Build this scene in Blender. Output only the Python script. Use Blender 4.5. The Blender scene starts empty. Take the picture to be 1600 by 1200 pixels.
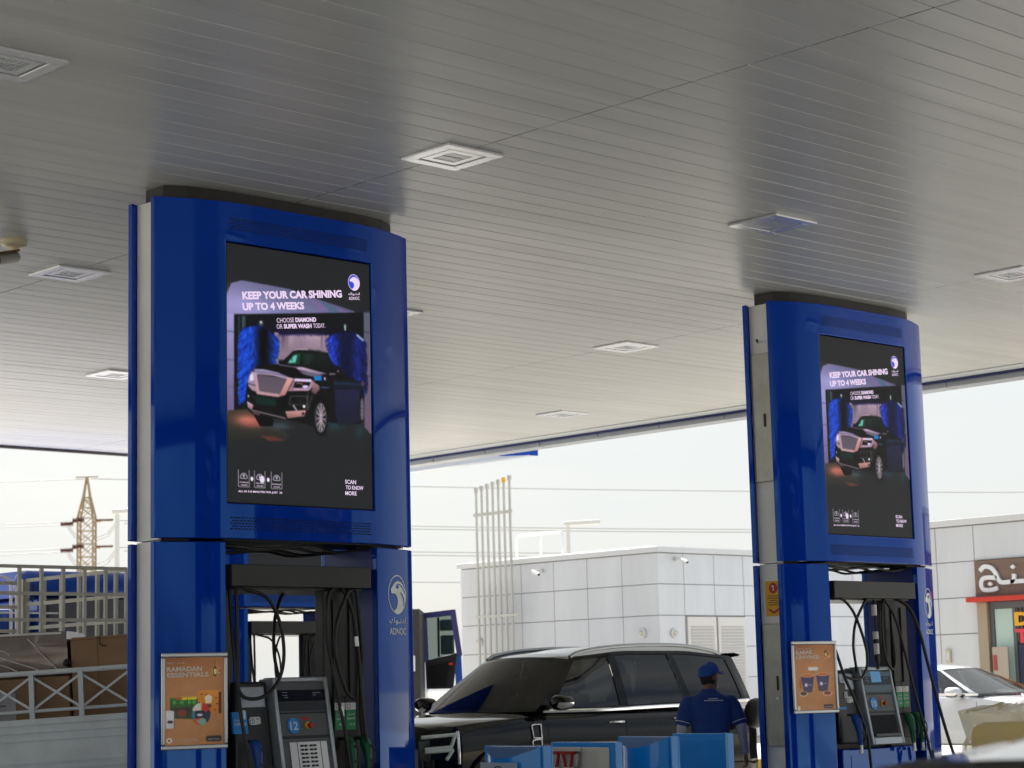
import bpy, bmesh, math, random
import numpy as np
from mathutils import Vector, Matrix
R = math.radians
random.seed(7); RNG = np.random.default_rng(11)
sc = bpy.context.scene
COL = sc.collection

# ------------------------------------------------------------------ camera
EYE = Vector((0, 0, 1.53))
YAW, PITCH, ROLL = R(46.6), math.atan(475/3225), 0.0250
fw = Vector((math.cos(YAW)*math.cos(PITCH), math.sin(YAW)*math.cos(PITCH), math.sin(PITCH)))
rt = Vector((math.sin(YAW), -math.cos(YAW), 0)); up = rt.cross(fw)
cx_ = rt*math.cos(ROLL) - up*math.sin(ROLL); cy_ = rt*math.sin(ROLL) + up*math.cos(ROLL)
cam = bpy.data.objects.new('camera', bpy.data.cameras.new('camera')); COL.objects.link(cam)
M = Matrix.Identity(4)
for i, a in enumerate((cx_, cy_, -fw)):
    for k in range(3): M[k][i] = a[k]
M.translation = EYE
cam.matrix_world = M
cam.data.sensor_width = 36; cam.data.lens = 36*3225/1600
cam.data.clip_start = .05; cam.data.clip_end = 3000
cam.data.dof.use_dof = True; cam.data.dof.focus_distance = 14.6; cam.data.dof.aperture_fstop = 5.6
sc.camera = cam

# ------------------------------------------------------------------ light
SUN_EL, SUN_AZ = 46, 62                     # azimuth measured from +X towards +Y
w = bpy.data.worlds.new("World"); sc.world = w; w.use_nodes = True
nt = w.node_tree; N = nt.nodes; L = nt.links
bg = N['Background']; bg.inputs[1].default_value = .046
sky = N.new('ShaderNodeTexSky'); sky.sky_type = 'NISHITA'; sky.sun_disc = False
sky.sun_elevation = R(SUN_EL); sky.sun_rotation = R(90-SUN_AZ); sky.dust_density = 3; sky.air_density = 1.0
tc = N.new('ShaderNodeTexCoord'); mp = N.new('ShaderNodeMapping'); mp.inputs['Scale'].default_value = (1.2, 1.2, 5)
ns = N.new('ShaderNodeTexNoise'); ns.inputs['Scale'].default_value = 2.2; ns.inputs['Detail'].default_value = 7; ns.inputs['Roughness'].default_value = .55
cr = N.new('ShaderNodeValToRGB'); cr.color_ramp.elements[0].position = .33; cr.color_ramp.elements[1].position = .66
cr.color_ramp.elements[0].color = (.74, .74, .74, 1); cr.color_ramp.elements[1].color = (1, 1, 1, 1)
mx = N.new('ShaderNodeMix'); mx.data_type = 'RGBA'; mx.inputs[7].default_value = (6.1, 6.35, 6.35, 1)
# thin bright cloud round the sun, bluer and more broken on the far side of the sky
vm = N.new('ShaderNodeVectorMath'); vm.operation = 'DOT_PRODUCT'
vm.inputs[1].default_value = (math.cos(R(SUN_AZ)), math.sin(R(SUN_AZ)), .25)
sw_ = N.new('ShaderNodeMapRange'); sw_.inputs[1].default_value = -.25; sw_.inputs[2].default_value = .6
c2_ = N.new('ShaderNodeValToRGB'); c2_.color_ramp.elements[0].position = .36; c2_.color_ramp.elements[1].position = .62
c2_.color_ramp.elements[0].color = (.05, .05, .05, 1); c2_.color_ramp.elements[1].color = (.85, .85, .85, 1)
mf = N.new('ShaderNodeMix'); mf.data_type = 'RGBA'
L.new(tc.outputs['Generated'], mp.inputs[0]); L.new(mp.outputs[0], ns.inputs['Vector']); L.new(ns.outputs[0], cr.inputs[0])
L.new(tc.outputs['Generated'], vm.inputs[0]); L.new(vm.outputs['Value'], sw_.inputs[0]); L.new(ns.outputs[0], c2_.inputs[0]); L.new(sw_.outputs[0], mf.inputs[0]); L.new(c2_.outputs[0], mf.inputs[6]); L.new(cr.outputs[0], mf.inputs[7]); L.new(mf.outputs[2], mx.inputs[0]); L.new(sky.outputs[0], mx.inputs[6]); L.new(mx.outputs[2], bg.inputs[0])
sun = bpy.data.objects.new('sun', bpy.data.lights.new('sun', 'SUN')); COL.objects.link(sun)
sun.data.energy = 5.0; sun.data.angle = R(3); sun.data.color = (1, .97, .93)
sd = Vector((math.cos(R(SUN_AZ))*math.cos(R(SUN_EL)), math.sin(R(SUN_AZ))*math.cos(R(SUN_EL)), math.sin(R(SUN_EL))))
sun.rotation_euler = sd.to_track_quat('Z', 'Y').to_euler()
sc.view_settings.view_transform = 'Standard'; sc.view_settings.look = 'None'; sc.view_settings.gamma = 1
EXPO = 1.6
sc.view_settings.exposure = EXPO
sc.cycles.max_bounces = 10; sc.cycles.diffuse_bounces = 5; sc.cycles.transmission_bounces = 8; sc.cycles.transparent_max_bounces = 12
sc.cycles.caustics_reflective = False; sc.cycles.caustics_refractive = False
sc.cycles.sample_clamp_indirect = 6

# ------------------------------------------------------------------ materials
def s2l(c): return tuple((x/12.92 if x <= .04045 else ((x+.055)/1.055)**2.4) for x in c)
MATS = {}
def mat(name, col, rough=.5, tint=None, metal=0, coat=0, spec=.5, var=0, vscale=3, bump=0, bscale=60, trans=0, ior=1.45, rvar=0, emit=None, estr=0, col2=None, stretch=None, alpha=None):
    if name in MATS: return MATS[name]
    m = bpy.data.materials.new(name); m.use_nodes = True; MATS[name] = m
    n = m.node_tree.nodes; l = m.node_tree.links; b = n['Principled BSDF']
    b.inputs['Base Color'].default_value = (*col, 1); b.inputs['Roughness'].default_value = rough
    b.inputs['Metallic'].default_value = metal; b.inputs['Coat Weight'].default_value = coat; b.inputs['Coat Roughness'].default_value = .03
    b.inputs['Specular IOR Level'].default_value = spec; b.inputs['Transmission Weight'].default_value = trans; b.inputs['IOR'].default_value = ior
    if tint: b.inputs['Specular Tint'].default_value = (*tint, 1)
    if alpha is not None: b.inputs['Alpha'].default_value = alpha
    if emit: b.inputs['Emission Color'].default_value = (*emit, 1); b.inputs['Emission Strength'].default_value = estr
    t = n.new('ShaderNodeTexCoord'); src = t.outputs['Object']
    if stretch:
        q = n.new('ShaderNodeMapping'); q.inputs['Scale'].default_value = stretch; l.new(src, q.inputs[0]); src = q.outputs[0]
    if var or col2:
        z = n.new('ShaderNodeTexNoise'); z.inputs['Scale'].default_value = vscale; z.inputs['Detail'].default_value = 6; z.inputs['Roughness'].default_value = .62
        l.new(src, z.inputs['Vector'])
        r = n.new('ShaderNodeValToRGB'); r.color_ramp.elements[0].position = .34; r.color_ramp.elements[1].position = .66
        c2 = col2 or tuple(x*(1-var) for x in col)
        r.color_ramp.elements[0].color = (*c2, 1); r.color_ramp.elements[1].color = (*col, 1)
        l.new(z.outputs[0], r.inputs[0]); l.new(r.outputs[0], b.inputs['Base Color'])
    if rvar:
        z = n.new('ShaderNodeTexNoise'); z.inputs['Scale'].default_value = vscale*1.7; z.inputs['Detail'].default_value = 5
        l.new(src, z.inputs['Vector'])
        mr = n.new('ShaderNodeMapRange'); mr.inputs[3].default_value = max(0, rough-rvar); mr.inputs[4].default_value = rough+rvar
        l.new(z.outputs[0], mr.inputs[0]); l.new(mr.outputs[0], b.inputs['Roughness'])
    if bump:
        z = n.new('ShaderNodeTexNoise'); z.inputs['Scale'].default_value = bscale; z.inputs['Detail'].default_value = 4
        l.new(src, z.inputs['Vector'])
        bm_ = n.new('ShaderNodeBump'); bm_.inputs['Strength'].default_value = bump; bm_.inputs['Distance'].default_value = .01
        l.new(z.outputs[0], bm_.inputs['Height']); l.new(bm_.outputs[0], b.inputs['Normal'])
    return m
def paintmat(name, emissive, rough=.35, gain=1.0, spec=.5):
    """shows the colour attribute a painted sheet carries: printed ink, or the picture an LED wall gives off"""
    if name in MATS: return MATS[name]
    m = bpy.data.materials.new(name); m.use_nodes = True; MATS[name] = m
    n = m.node_tree.nodes; l = m.node_tree.links; b = n['Principled BSDF']
    a = n.new('ShaderNodeAttribute'); a.attribute_name = 'ink'
    b.inputs['Roughness'].default_value = rough; b.inputs['Specular IOR Level'].default_value = spec
    if emissive:
        b.inputs['Base Color'].default_value = (.012, .012, .014, 1)
        l.new(a.outputs['Color'], b.inputs['Emission Color']); b.inputs['Emission Strength'].default_value = gain
    else: l.new(a.outputs['Color'], b.inputs['Base Color'])
    return m
G = 2**-EXPO
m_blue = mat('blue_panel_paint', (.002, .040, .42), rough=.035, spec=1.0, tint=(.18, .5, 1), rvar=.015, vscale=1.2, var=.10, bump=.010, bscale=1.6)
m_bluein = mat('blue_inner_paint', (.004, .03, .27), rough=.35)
m_white = mat('white_side_panel', (.82, .84, .84), rough=.4, var=.08, vscale=2)
m_cap = mat('dark_grey_trim', (.035, .036, .037), rough=.5, var=.3, vscale=8)
m_black = mat('black_plastic', (.013, .014, .015), rough=.42, bump=.05, bscale=200)
m_bar = mat('charcoal_metal', (.022, .025, .028), rough=.38, var=.2, vscale=4)
m_rub = mat('black_rubber', (.012, .012, .012), rough=.48)
m_slot = mat('slot_black', (.003, .004, .008), rough=.8)
m_edge = mat('brushed_aluminium', (.52, .54, .56), rough=.32, metal=.9, bump=.03, bscale=90, stretch=(1, 1, 12))
m_steel = mat('stainless_steel', (.62, .62, .60), rough=.3, metal=1, bump=.05, bscale=25, stretch=(1, 1, .06), rvar=.08, vscale=4)
m_chrome = mat('chrome', (.75, .75, .76), rough=.08, metal=1)
m_silverp = mat('silver_plastic', (.46, .50, .54), rough=.3, metal=.5, var=.12, vscale=6)
m_greyp = mat('grey_plastic', (.105, .115, .125), rough=.45, var=.15, vscale=7, bump=.05, bscale=160)
m_dispg = mat('display_glass', (.006, .008, .012), rough=.12)
m_logo = mat('pale_lettering', (.86, .93, .90), rough=.35)
m_green = mat('green_label', (.01, .26, .09), rough=.4)
m_greenn = mat('green_nozzle_boot', (.006, .14, .06), rough=.35, var=.3, vscale=20)
m_bluen = mat('blue_nozzle_boot', (.008, .07, .36), rough=.35, var=.3, vscale=20)
m_cyan = mat('sky_blue_label', (.012, .27, .80), rough=.35)
m_bin = mat('sky_blue_paint', (.006, .33, .92), rough=.32, coat=.3, rvar=.08, vscale=3, var=.1)
m_red = mat('red_plastic', (.45, .012, .015), rough=.4)
m_wht = mat('white_label', (.72, .73, .72), rough=.5)
m_yel = mat('yellow_label', (.75, .40, .02), rough=.5)
m_ceil = None

# ------------------------------------------------------------------ mesh builder
class MB:
    def __init__(s): s.v = []; s.f = []
    def add(s, vs, fs):
        o = len(s.v); s.v += [tuple(p) for p in vs]; s.f += [tuple(o+i for i in f) for f in fs]; return s
    def box(s, x0, x1, y0, y1, z0, z1):
        return s.add([(x0,y0,z0),(x1,y0,z0),(x1,y1,z0),(x0,y1,z0),(x0,y0,z1),(x1,y0,z1),(x1,y1,z1),(x0,y1,z1)],
                     [(0,3,2,1),(4,5,6,7),(0,1,5,4),(1,2,6,5),(2,3,7,6),(3,0,4,7)])
    def hexa(s, b, t):
        return s.add(list(b)+list(t), [(0,3,2,1),(4,5,6,7),(0,1,5,4),(1,2,6,5),(2,3,7,6),(3,0,4,7)])
    def bar(s, a, b, wx, wy=None, upv=(0, 0, 1)):
        a, b = Vector(a), Vector(b); wy = wx if wy is None else wy
        d = (b-a).normalized(); u = Vector(upv)
        if abs(d.dot(u)) > .98: u = Vector((0, 1, 0))
        x = d.cross(u).normalized()*wx/2; y = d.cross(x).normalized()*wy/2
        return s.hexa([a-x-y, a+x-y, a+x+y, a-x+y], [b-x-y, b+x-y, b+x+y, b-x+y])
    def prism(s, pts, fn0, fn1):
        n = len(pts); vs = [fn0(*p) for p in pts]+[fn1(*p) for p in pts]
        return s.add(vs, [tuple(range(n))[::-1], tuple(range(n, 2*n))]+[(i, (i+1) % n, n+(i+1) % n, n+i) for i in range(n)])
    def ext(s, pts, z0, z1): return s.prism(pts, lambda x, y: (x, y, z0), lambda x, y: (x, y, z1))
    def extx(s, pts, x0, x1): return s.prism(pts, lambda y, z: (x0, y, z), lambda y, z: (x1, y, z))
    def exty(s, pts, y0, y1): return s.prism(pts, lambda x, z: (x, y0, z), lambda x, z: (x, y1, z))
    def poly(s, pts): return s.add(pts, [tuple(range(len(pts)))])
    def grid(s, rows, closed=False, caps=False):
        nr, nc = len(rows), len(rows[0]); vs = [p for r in rows for p in r]; fs = []
        for i in range(nr-1):
            for j in range(nc if closed else nc-1):
                k = (j+1) % nc; fs.append((i*nc+j, i*nc+k, (i+1)*nc+k, (i+1)*nc+j))
        if caps: fs += [tuple(range(nc))[::-1], tuple((nr-1)*nc+j for j in range(nc))]
        return s.add(vs, fs)
    def tube(s, path, r, n=8, caps=True):
        P = [Vector(p) for p in path]; rs = r if isinstance(r, (list, tuple)) else [r]*len(P); rows = []; ref = None
        for i, p in enumerate(P):
            d = (P[min(i+1, len(P)-1)]-P[max(i-1, 0)]).normalized()
            if ref is None: ref = d.cross(Vector((0, 0, 1)) if abs(d.z) < .9 else Vector((0, 1, 0))).normalized()
            ref = (ref-d*ref.dot(d)).normalized(); b = d.cross(ref)
            rows.append([p+(ref*math.cos(2*math.pi*k/n)+b*math.sin(2*math.pi*k/n))*rs[i] for k in range(n)])
        return s.grid(rows, closed=True, caps=caps)
    def cyl(s, a, b, r, n=16, r2=None): return s.tube([a, b], [r, r if r2 is None else r2], n)
    def lathe(s, prof, c=(0, 0, 0), ax='z', n=24):
        rows = []
        for r_, h in prof:
            row = []
            for k in range(n):
                t = 2*math.pi*k/n; u, v_ = r_*math.cos(t), r_*math.sin(t)
                p = {'z': (u, v_, h), 'y': (u, h, v_), 'x': (h, u, v_)}[ax]; row.append((p[0]+c[0], p[1]+c[1], p[2]+c[2]))
            rows.append(row)
        return s.grid(rows, closed=True, caps=True)
    def disc(s, c, r, nrm='y', n=24, rz=None):
        pts = []
        for k in range(n):
            t = 2*math.pi*k/n; u, v_ = r*math.cos(t), (rz or r)*math.sin(t)
            pts.append({'y': (c[0]+u, c[1], c[2]+v_), 'x': (c[0], c[1]+u, c[2]+v_), 'z': (c[0]+u, c[1]+v_, c[2])}[nrm])
        return s.poly(pts)
    def xf(s, fn): s.v = [tuple(fn(*p)) for p in s.v]; return s
    def build(s, name, m, parent=None, smooth=None, bevel=0, solid=0, segs=2, recalc=True, loc=None):
        me = bpy.data.meshes.new(name); me.from_pydata(s.v, [], s.f)
        if recalc:
            b = bmesh.new(); b.from_mesh(me); bmesh.ops.recalc_face_normals(b, faces=b.faces); b.to_mesh(me); b.free()
        if isinstance(m, (list, tuple)):
            for q in m: me.materials.append(q)
        else: me.materials.append(m)
        o = bpy.data.objects.new(name, me); COL.objects.link(o)
        if parent is not None: o.parent = parent
        if loc is not None: o.location = loc
        if solid:
            q = o.modifiers.new('solid', 'SOLIDIFY'); q.thickness = abs(solid); q.offset = -1 if solid > 0 else 1
        if bevel:
            q = o.modifiers.new('bevel', 'BEVEL'); q.width = bevel; q.segments = segs; q.limit_method = 'ANGLE'; q.angle_limit = R(40); q.harden_normals = False
        if smooth is not None:
            me.shade_smooth()
            if smooth < 180: me.set_sharp_from_angle(angle=R(smooth))
        return o

def thing(name, label, cat, loc=(0, 0, 0), rotz=0, group=None):
    o = bpy.data.objects.new(name, None); COL.objects.link(o); o.location = loc; o.rotation_euler = (0, 0, rotz)
    o['label'] = label; o['category'] = cat
    if group: o['group'] = group
    return o
def tag(o, label, cat, group=None):
    o['label'] = label; o['category'] = cat
    if group: o['group'] = group
    return o
def struct(o): o['kind'] = 'structure'; return o
def kids(o): return list(o.children)
def copy_tree(o, parent=None):
    c = o.copy(); COL.objects.link(c)
    if parent is not None: c.parent = parent
    for ch in kids(o): copy_tree(ch, c)
    return c
def smoothpath(pts, k=6):
    P = [Vector(p) for p in pts]; out = []
    for i in range(len(P)-1):
        a = P[max(i-1, 0)]; b = P[i]; c = P[i+1]; d = P[min(i+2, len(P)-1)]
        for j in range(k):
            t = j/k; out.append(.5*((2*b)+(c-a)*t+(2*a-5*b+4*c-d)*t*t+(3*b-a-3*c+d)*t**3))
    return out+[P[-1]]

_font = {}
def text_geo(txt, bold=0.0):
    """flat lettering as (verts, faces) normalised so cap height is about 1"""
    k = (txt, bold)
    if k in _font: return _font[k]
    cu = bpy.data.curves.new('t', 'FONT'); cu.body = txt; cu.size = 1.0; cu.offset = bold; cu.resolution_u = 3; cu.fill_mode = 'FRONT'
    ob = bpy.data.objects.new('t', cu); COL.objects.link(ob)
    dg = bpy.context.evaluated_depsgraph_get(); me = bpy.data.meshes.new_from_object(ob.evaluated_get(dg))
    vs = [(v.co.x, v.co.y) for v in me.vertices]; fs = [tuple(p.vertices) for p in me.polygons]
    bpy.data.objects.remove(ob); bpy.data.curves.remove(cu); bpy.data.meshes.remove(me)
    _font[k] = (vs, fs); return _font[k]
def put_text(mb, txt, a, b, h, fn, bold=.02, fit=True):
    """lettering whose baseline runs from a to b (2d) and whose height is h, through fn(u, v) -> 3d"""
    vs, fs = text_geo(txt, bold)
    if not vs: return
    xs = [v[0] for v in vs]; ys = [v[1] for v in vs]; x0, x1 = min(xs), max(xs); y1 = max(ys); y0 = min(ys) if not txt.isupper() else min(0, min(ys))
    dx, dy = b[0]-a[0], b[1]-a[1]; ln = math.hypot(dx, dy); ux, uy = dx/ln, dy/ln
    out = []
    for x, y in vs:
        s_ = (x-x0)/(x1-x0)*ln; t_ = (y-y0)/(y1-y0)*h
        out.append(fn(a[0]+ux*s_-uy*t_, a[1]+uy*s_+ux*t_))
    mb.add(out, fs)

# ------------------------------------------------------------------ painted sheets (the pictures on the screens and posters)
class Canvas:
    def __init__(s, W, H, bgc): s.W, s.H = W, H; s.a = np.ones((H, W, 3))*np.array(bgc)
    def mask(s, pts, ss=3):
        P = np.array(pts, float)*[s.W, s.H]
        x0, x1 = int(max(0, P[:, 0].min()-1)), int(min(s.W, P[:, 0].max()+2)); y0, y1 = int(max(0, P[:, 1].min()-1)), int(min(s.H, P[:, 1].max()+2))
        if x1 <= x0 or y1 <= y0: return None
        acc = np.zeros((y1-y0, x1-x0))
        for oy in range(ss):
            for ox in range(ss):
                X, Y = np.meshgrid(np.arange(x0, x1)+(ox+.5)/ss, np.arange(y0, y1)+(oy+.5)/ss)
                ins = np.zeros(X.shape, bool); j = len(P)-1
                for i in range(len(P)):
                    xi, yi = P[i]; xj, yj = P[j]
                    if yi != yj:
                        c = ((yi > Y) != (yj > Y)) & (X < (xj-xi)*(Y-yi)/(yj-yi)+xi); ins ^= c
                    j = i
                acc += ins
        return acc/ss**2, x0, x1, y0, y1
    def poly(s, pts, c, c2=None, gdir=(0, 1), al=1, noise=0):
        r = s.mask(pts)
        if r is None: return
        m, x0, x1, y0, y1 = r; m = (m*al)[..., None]; col = np.ones((y1-y0, x1-x0, 3))*np.array(c)
        if c2 is not None:
            P = np.array(pts); g = np.array(gdir); pr = P@g; lo, hi = pr.min(), pr.max()
            X, Y = np.meshgrid((np.arange(x0, x1)+.5)/s.W, (np.arange(y0, y1)+.5)/s.H)
            t = np.clip((X*g[0]+Y*g[1]-lo)/(hi-lo+1e-9), 0, 1)[..., None]; col = np.array(c)*(1-t)+np.array(c2)*t
        if noise: col = col*(1+noise*(RNG.random(col.shape[:2])[..., None]-.5))
        s.a[y0:y1, x0:x1] = s.a[y0:y1, x0:x1]*(1-m)+col*m
    def glow(s, cx, cy, rx, ry, c, al=1, p=2):
        X, Y = np.meshgrid((np.arange(s.W)+.5)/s.W, (np.arange(s.H)+.5)/s.H)
        d = ((X-cx)/rx)**2+((Y-cy)/ry)**2; t = (al*np.exp(-d**(p/2)))[..., None]; s.a = s.a*(1-t)+np.array(c)*t
    def line(s, a, b, wd, c, al=1):
        a = np.array(a, float); b = np.array(b, float); asp = np.array([s.W, s.H]); d = (b-a)*asp; n = np.array([-d[1], d[0]])/(np.hypot(*d)+1e-9)*wd*s.W/2/asp
        s.poly([a+n, b+n, b-n, a-n], c, al=al)
    def ell(s, cx, cy, rx, ry, c, c2=None, al=1, n=28):
        s.poly([(cx+rx*math.cos(2*math.pi*k/n), cy+ry*math.sin(2*math.pi*k/n)) for k in range(n)], c, c2, al=al)
    def fur(s, pts, base, hi, n, ln, ang=1.2):
        P = np.array(pts); lo, h = P.min(0), P.max(0)
        for _ in range(n):
            x, y = RNG.random(2)*(h-lo)+lo; ins = False; j = len(P)-1
            for i in range(len(P)):
                if (P[i, 1] > y) != (P[j, 1] > y) and x < (P[j, 0]-P[i, 0])*(y-P[i, 1])/(P[j, 1]-P[i, 1])+P[i, 0]: ins = not ins
                j = i
            if ins:
                t = RNG.random(); c = np.array(base)*(1-t)+np.array(hi)*t; cx = (x-(lo[0]+h[0])/2)/(h[0]-lo[0])
                c = c*(.35+1.1*abs(cx+.15))
                s.line((x, y), (x+cx*ln*1.6, y+ln*ang*(.3+RNG.random())), .006, np.clip(c, 0, 1), .8)
    def sheet(s, name, m, parent, fn, gain=1.0):
        """a grid of small vertices in the plane fn(u, v) that carries the picture as a colour attribute"""
        W, H = s.W, s.H; a = np.clip(s.a, 0, 1)
        lin = np.where(a <= .04045, a/12.92, ((a+.055)/1.055)**2.4)*gain
        vs = [fn((i+.5)/W if 0 < i < W-1 else float(i > 0), (j+.5)/H if 0 < j < H-1 else float(j > 0)) for j in range(H) for i in range(W)]
        fs = [(j*W+i, (j+1)*W+i, (j+1)*W+i+1, j*W+i+1) for j in range(H-1) for i in range(W-1)]
        me = bpy.data.meshes.new(name); me.from_pydata(vs, [], fs)
        at = me.color_attributes.new('ink', 'FLOAT_COLOR', 'POINT')
        at.data.foreach_set('color', np.concatenate([lin.reshape(-1, 3), np.ones((W*H, 1))], 1).astype(np.float32).ravel())
        me.materials.append(m); o = bpy.data.objects.new(name, me); COL.objects.link(o); o.parent = parent
        return o
# ------------------------------------------------------------------ the canopy over the forecourt
CEIL = 5.13
m_ceil = mat('ceiling_metal', (.61, .625, .60), rough=.32, spec=.6, var=.14, vscale=1.0, rvar=.06, bump=.012, bscale=1.5, stretch=(.22, 4.2, 1))
m_ceil2 = mat('ceiling_seam', (.12, .12, .115), rough=.7)
canopy = thing('canopy', 'wide flat station canopy with grey metal strip ceiling over the pumps', 'canopy', (0, 0, 0))
XE, YE, X0C, Y0C = 20.93, 26.2, 2.8, -1.0  # near edges, out of view, pulled in to let more light under the canopy
mb = MB(); P_ = .2215; k0 = int((Y0C-7.569)/P_); k1 = int((YE-7.569)/P_)+1
seams = [X0C]+[9.13+6.78*i for i in range(-2, 2)]+[XE]
for k in range(k0, k1):
    ya = max(Y0C, 7.569+k*P_+.0025); yb = min(YE, 7.569+(k+1)*P_-.0025)
    if yb-ya < .05: continue
    for i in range(len(seams)-1):
        xa, xb = seams[i]+.004, seams[i+1]-.004; dz = random.uniform(-.0006, .0006); tl = random.uniform(-.0005, .0005)
        n = max(2, int((xb-xa)/.85)); rows = []
        for q in range(n+1):
            x = xa+(xb-xa)*q/n; wv = random.uniform(-.00025, .00025)
            prof = [(ya, CEIL+.02), (ya, CEIL+.004), (ya+.004, CEIL), (ya+.07, CEIL-.0002+wv), (yb-.07, CEIL-.0002-wv), (yb-.004, CEIL), (yb, CEIL+.004), (yb, CEIL+.02)]
            rows.append([(x, y, z+dz+tl*(y-ya)/P_) for y, z in prof])
        mb.grid(rows)
o = mb.build('ceiling_strips', m_ceil, canopy, smooth=20, recalc=False)
MB().box(X0C, XE, Y0C, YE, CEIL+.022, CEIL+.6).build('roof_deck', m_ceil2, canopy)
m_fas = mat('fascia_pale', (.42, .45, .50), rough=.3, var=.15, vscale=1.5)
# edge trim: pale cornice, dark blue lip, then the low inner face of the fascia panels
MB().box(XE-.28, XE-.004, Y0C, YE-.05, CEIL-.012, CEIL-.002).build('edge_trim', mat('edge_trim_paint', (.55, .58, .60), rough=.35), canopy)
MB().box(XE, XE+.035, Y0C, YE+.05, CEIL-.045, CEIL+.7).build('blue_lip', mat('navy_lip_paint', (.008, .02, .12), rough=.3), canopy)
mb = MB()
yy = Y0C
while yy < YE:
    mb.box(XE+.037, XE+.30, yy+.01, min(YE, yy+1.18), CEIL-.105, CEIL+.75); yy += 1.19
mb.build('fascia', m_fas, canopy)
MB().box(X0C, XE+.04, YE+.003, YE+.08, CEIL-.035, CEIL+.7).build('back_fascia', mat('fascia_dark', (.12, .10, .09), rough=.5), canopy)
mb = MB().box(X0C, XE, Y0C-.08, Y0C-.004, CEIL-.3, CEIL+.7).box(X0C-.08, X0C-.004, Y0C-.08, YE, CEIL-.3, CEIL+.7)
mb.build('fascia', m_blue, canopy)

# canopy lights
m_fix = mat('light_housing_white', (.86, .88, .92), rough=.24, metal=.55)
m_fixg = mat('light_grille_grey', (.16, .17, .20), rough=.35, metal=.5)
m_lens = mat('light_lens', (.45, .48, .52), rough=.15, coat=.5)
def canopy_light(lab):
    t = thing('canopy_light', lab, 'ceiling light', (0, 0, 0), 0, 'square lights set in the canopy ceiling')
    h = .25; g = .17; z = -.018
    mb = MB()
    def frame(a, b, z0, z1):
        for x0, x1, y0, y1 in ((-a, a, -a, -b), (-a, a, b, a), (-a, -b, -b, b), (b, a, -b, b)): mb.box(x0, x1, y0, y1, z0, z1)
    frame(h, g, z, .0)
    mb.build('flange', m_fix, t, bevel=.003)
    mb = MB(); frame(.169, .152, -.002, .004); mb.build('groove', m_slot, t)
    mb = MB(); frame(.151, .098, -.013, .004); mb.build('inner_plate', m_fix, t)
    mb = MB().box(-.0975, .0975, -.0975, .0975, .004, .012); mb.build('backplate', m_fixg, t)
    mb = MB()
    for i in range(8):
        for j in (-1, 1):
            x = -.09+i*.0235; mb.hexa([(x, j*.049-.04, -.010), (x+.011, j*.049-.04, -.010), (x+.017, j*.049+.04, -.010), (x+.006, j*.049+.04, -.010)],
                                       [(x, j*.049-.04, .0035), (x+.011, j*.049-.04, .0035), (x+.017, j*.049+.04, .0035), (x+.006, j*.049+.04, .0035)])
    mb.build('fins', m_fix, t)
    return t
LIGHTS = [(9.14, 10.2, 'white square canopy light nearest the top centre, its grille clearly seen'),
          (5.75, 10.2, 'large square canopy light cut off by the left edge of the photo'),
          (12.53, 10.2, 'square canopy light above and left of the right blue tower'),
          (15.92, 10.2, 'square canopy light above the right tower, cut by the photo edge'),
          (9.14, 15.12, 'square canopy light beside the ceiling camera left of the big tower'),
          (12.53, 14.98, 'canopy light almost hidden behind the right edge of the left tower'),
          (15.92, 15.04, 'square canopy light between the two towers, the nearer of the two'),
          (12.5, 19.68, 'small far canopy light peeping out left of the big blue tower'),
          (19.2, 19.35, 'faint small canopy light farthest away near the pale canopy edge')]
l0 = None
for x, y, lab in LIGHTS:
    if l0 is None: o = l0 = canopy_light(lab)
    else: o = copy_tree(l0); o['label'] = lab
    o.location = (x, y, CEIL-.001)

# ceiling camera
t = thing('security_camera', 'cream bullet camera hanging from a round mount under the canopy ceiling', 'camera', (8.13, 14.28, CEIL))
m_cream = mat('cream_plastic', (.62, .55, .38), rough=.4)
MB().lathe([(.0, 0), (.10, 0), (.10, -.04), (.08, -.055), (.04, -.06), (.035, -.10), (0, -.10)], n=24).build('mount', m_cream, t, smooth=40)
a = Vector((.03, .01, -.13)); b_ = Vector((-.21, -.10, -.20)); d = (b_-a).normalized()
mb = MB().tube([a, a+d*.02, b_-d*.02, b_], [.035, .045, .045, .045], 14); mb.build('body', mat('camera_grey', (.30, .29, .26), rough=.4), t, smooth=40)
MB().hexa([a+Vector((0, -.05, .04)), a+Vector((0, .05, .04)), b_+d*.06+Vector((0, .05, .04)), b_+d*.06+Vector((0, -.05, .04))],
          [a+Vector((0, -.04, .055)), a+Vector((0, .04, .055)), b_+d*.06+Vector((0, .04, .055)), b_+d*.06+Vector((0, -.04, .055))]).build('sunshield', mat('rusty_brown', (.16, .09, .04), rough=.6), t)
MB().tube([b_, b_+d*.012], .037, 16).build('lens', m_dispg, t)
MB().tube([(0, 0, -.09), (0.01, .0, -.13), a+Vector((-.04, -.01, .0))], .018, 8).build('bracket', m_cream, t, smooth=60)

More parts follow.
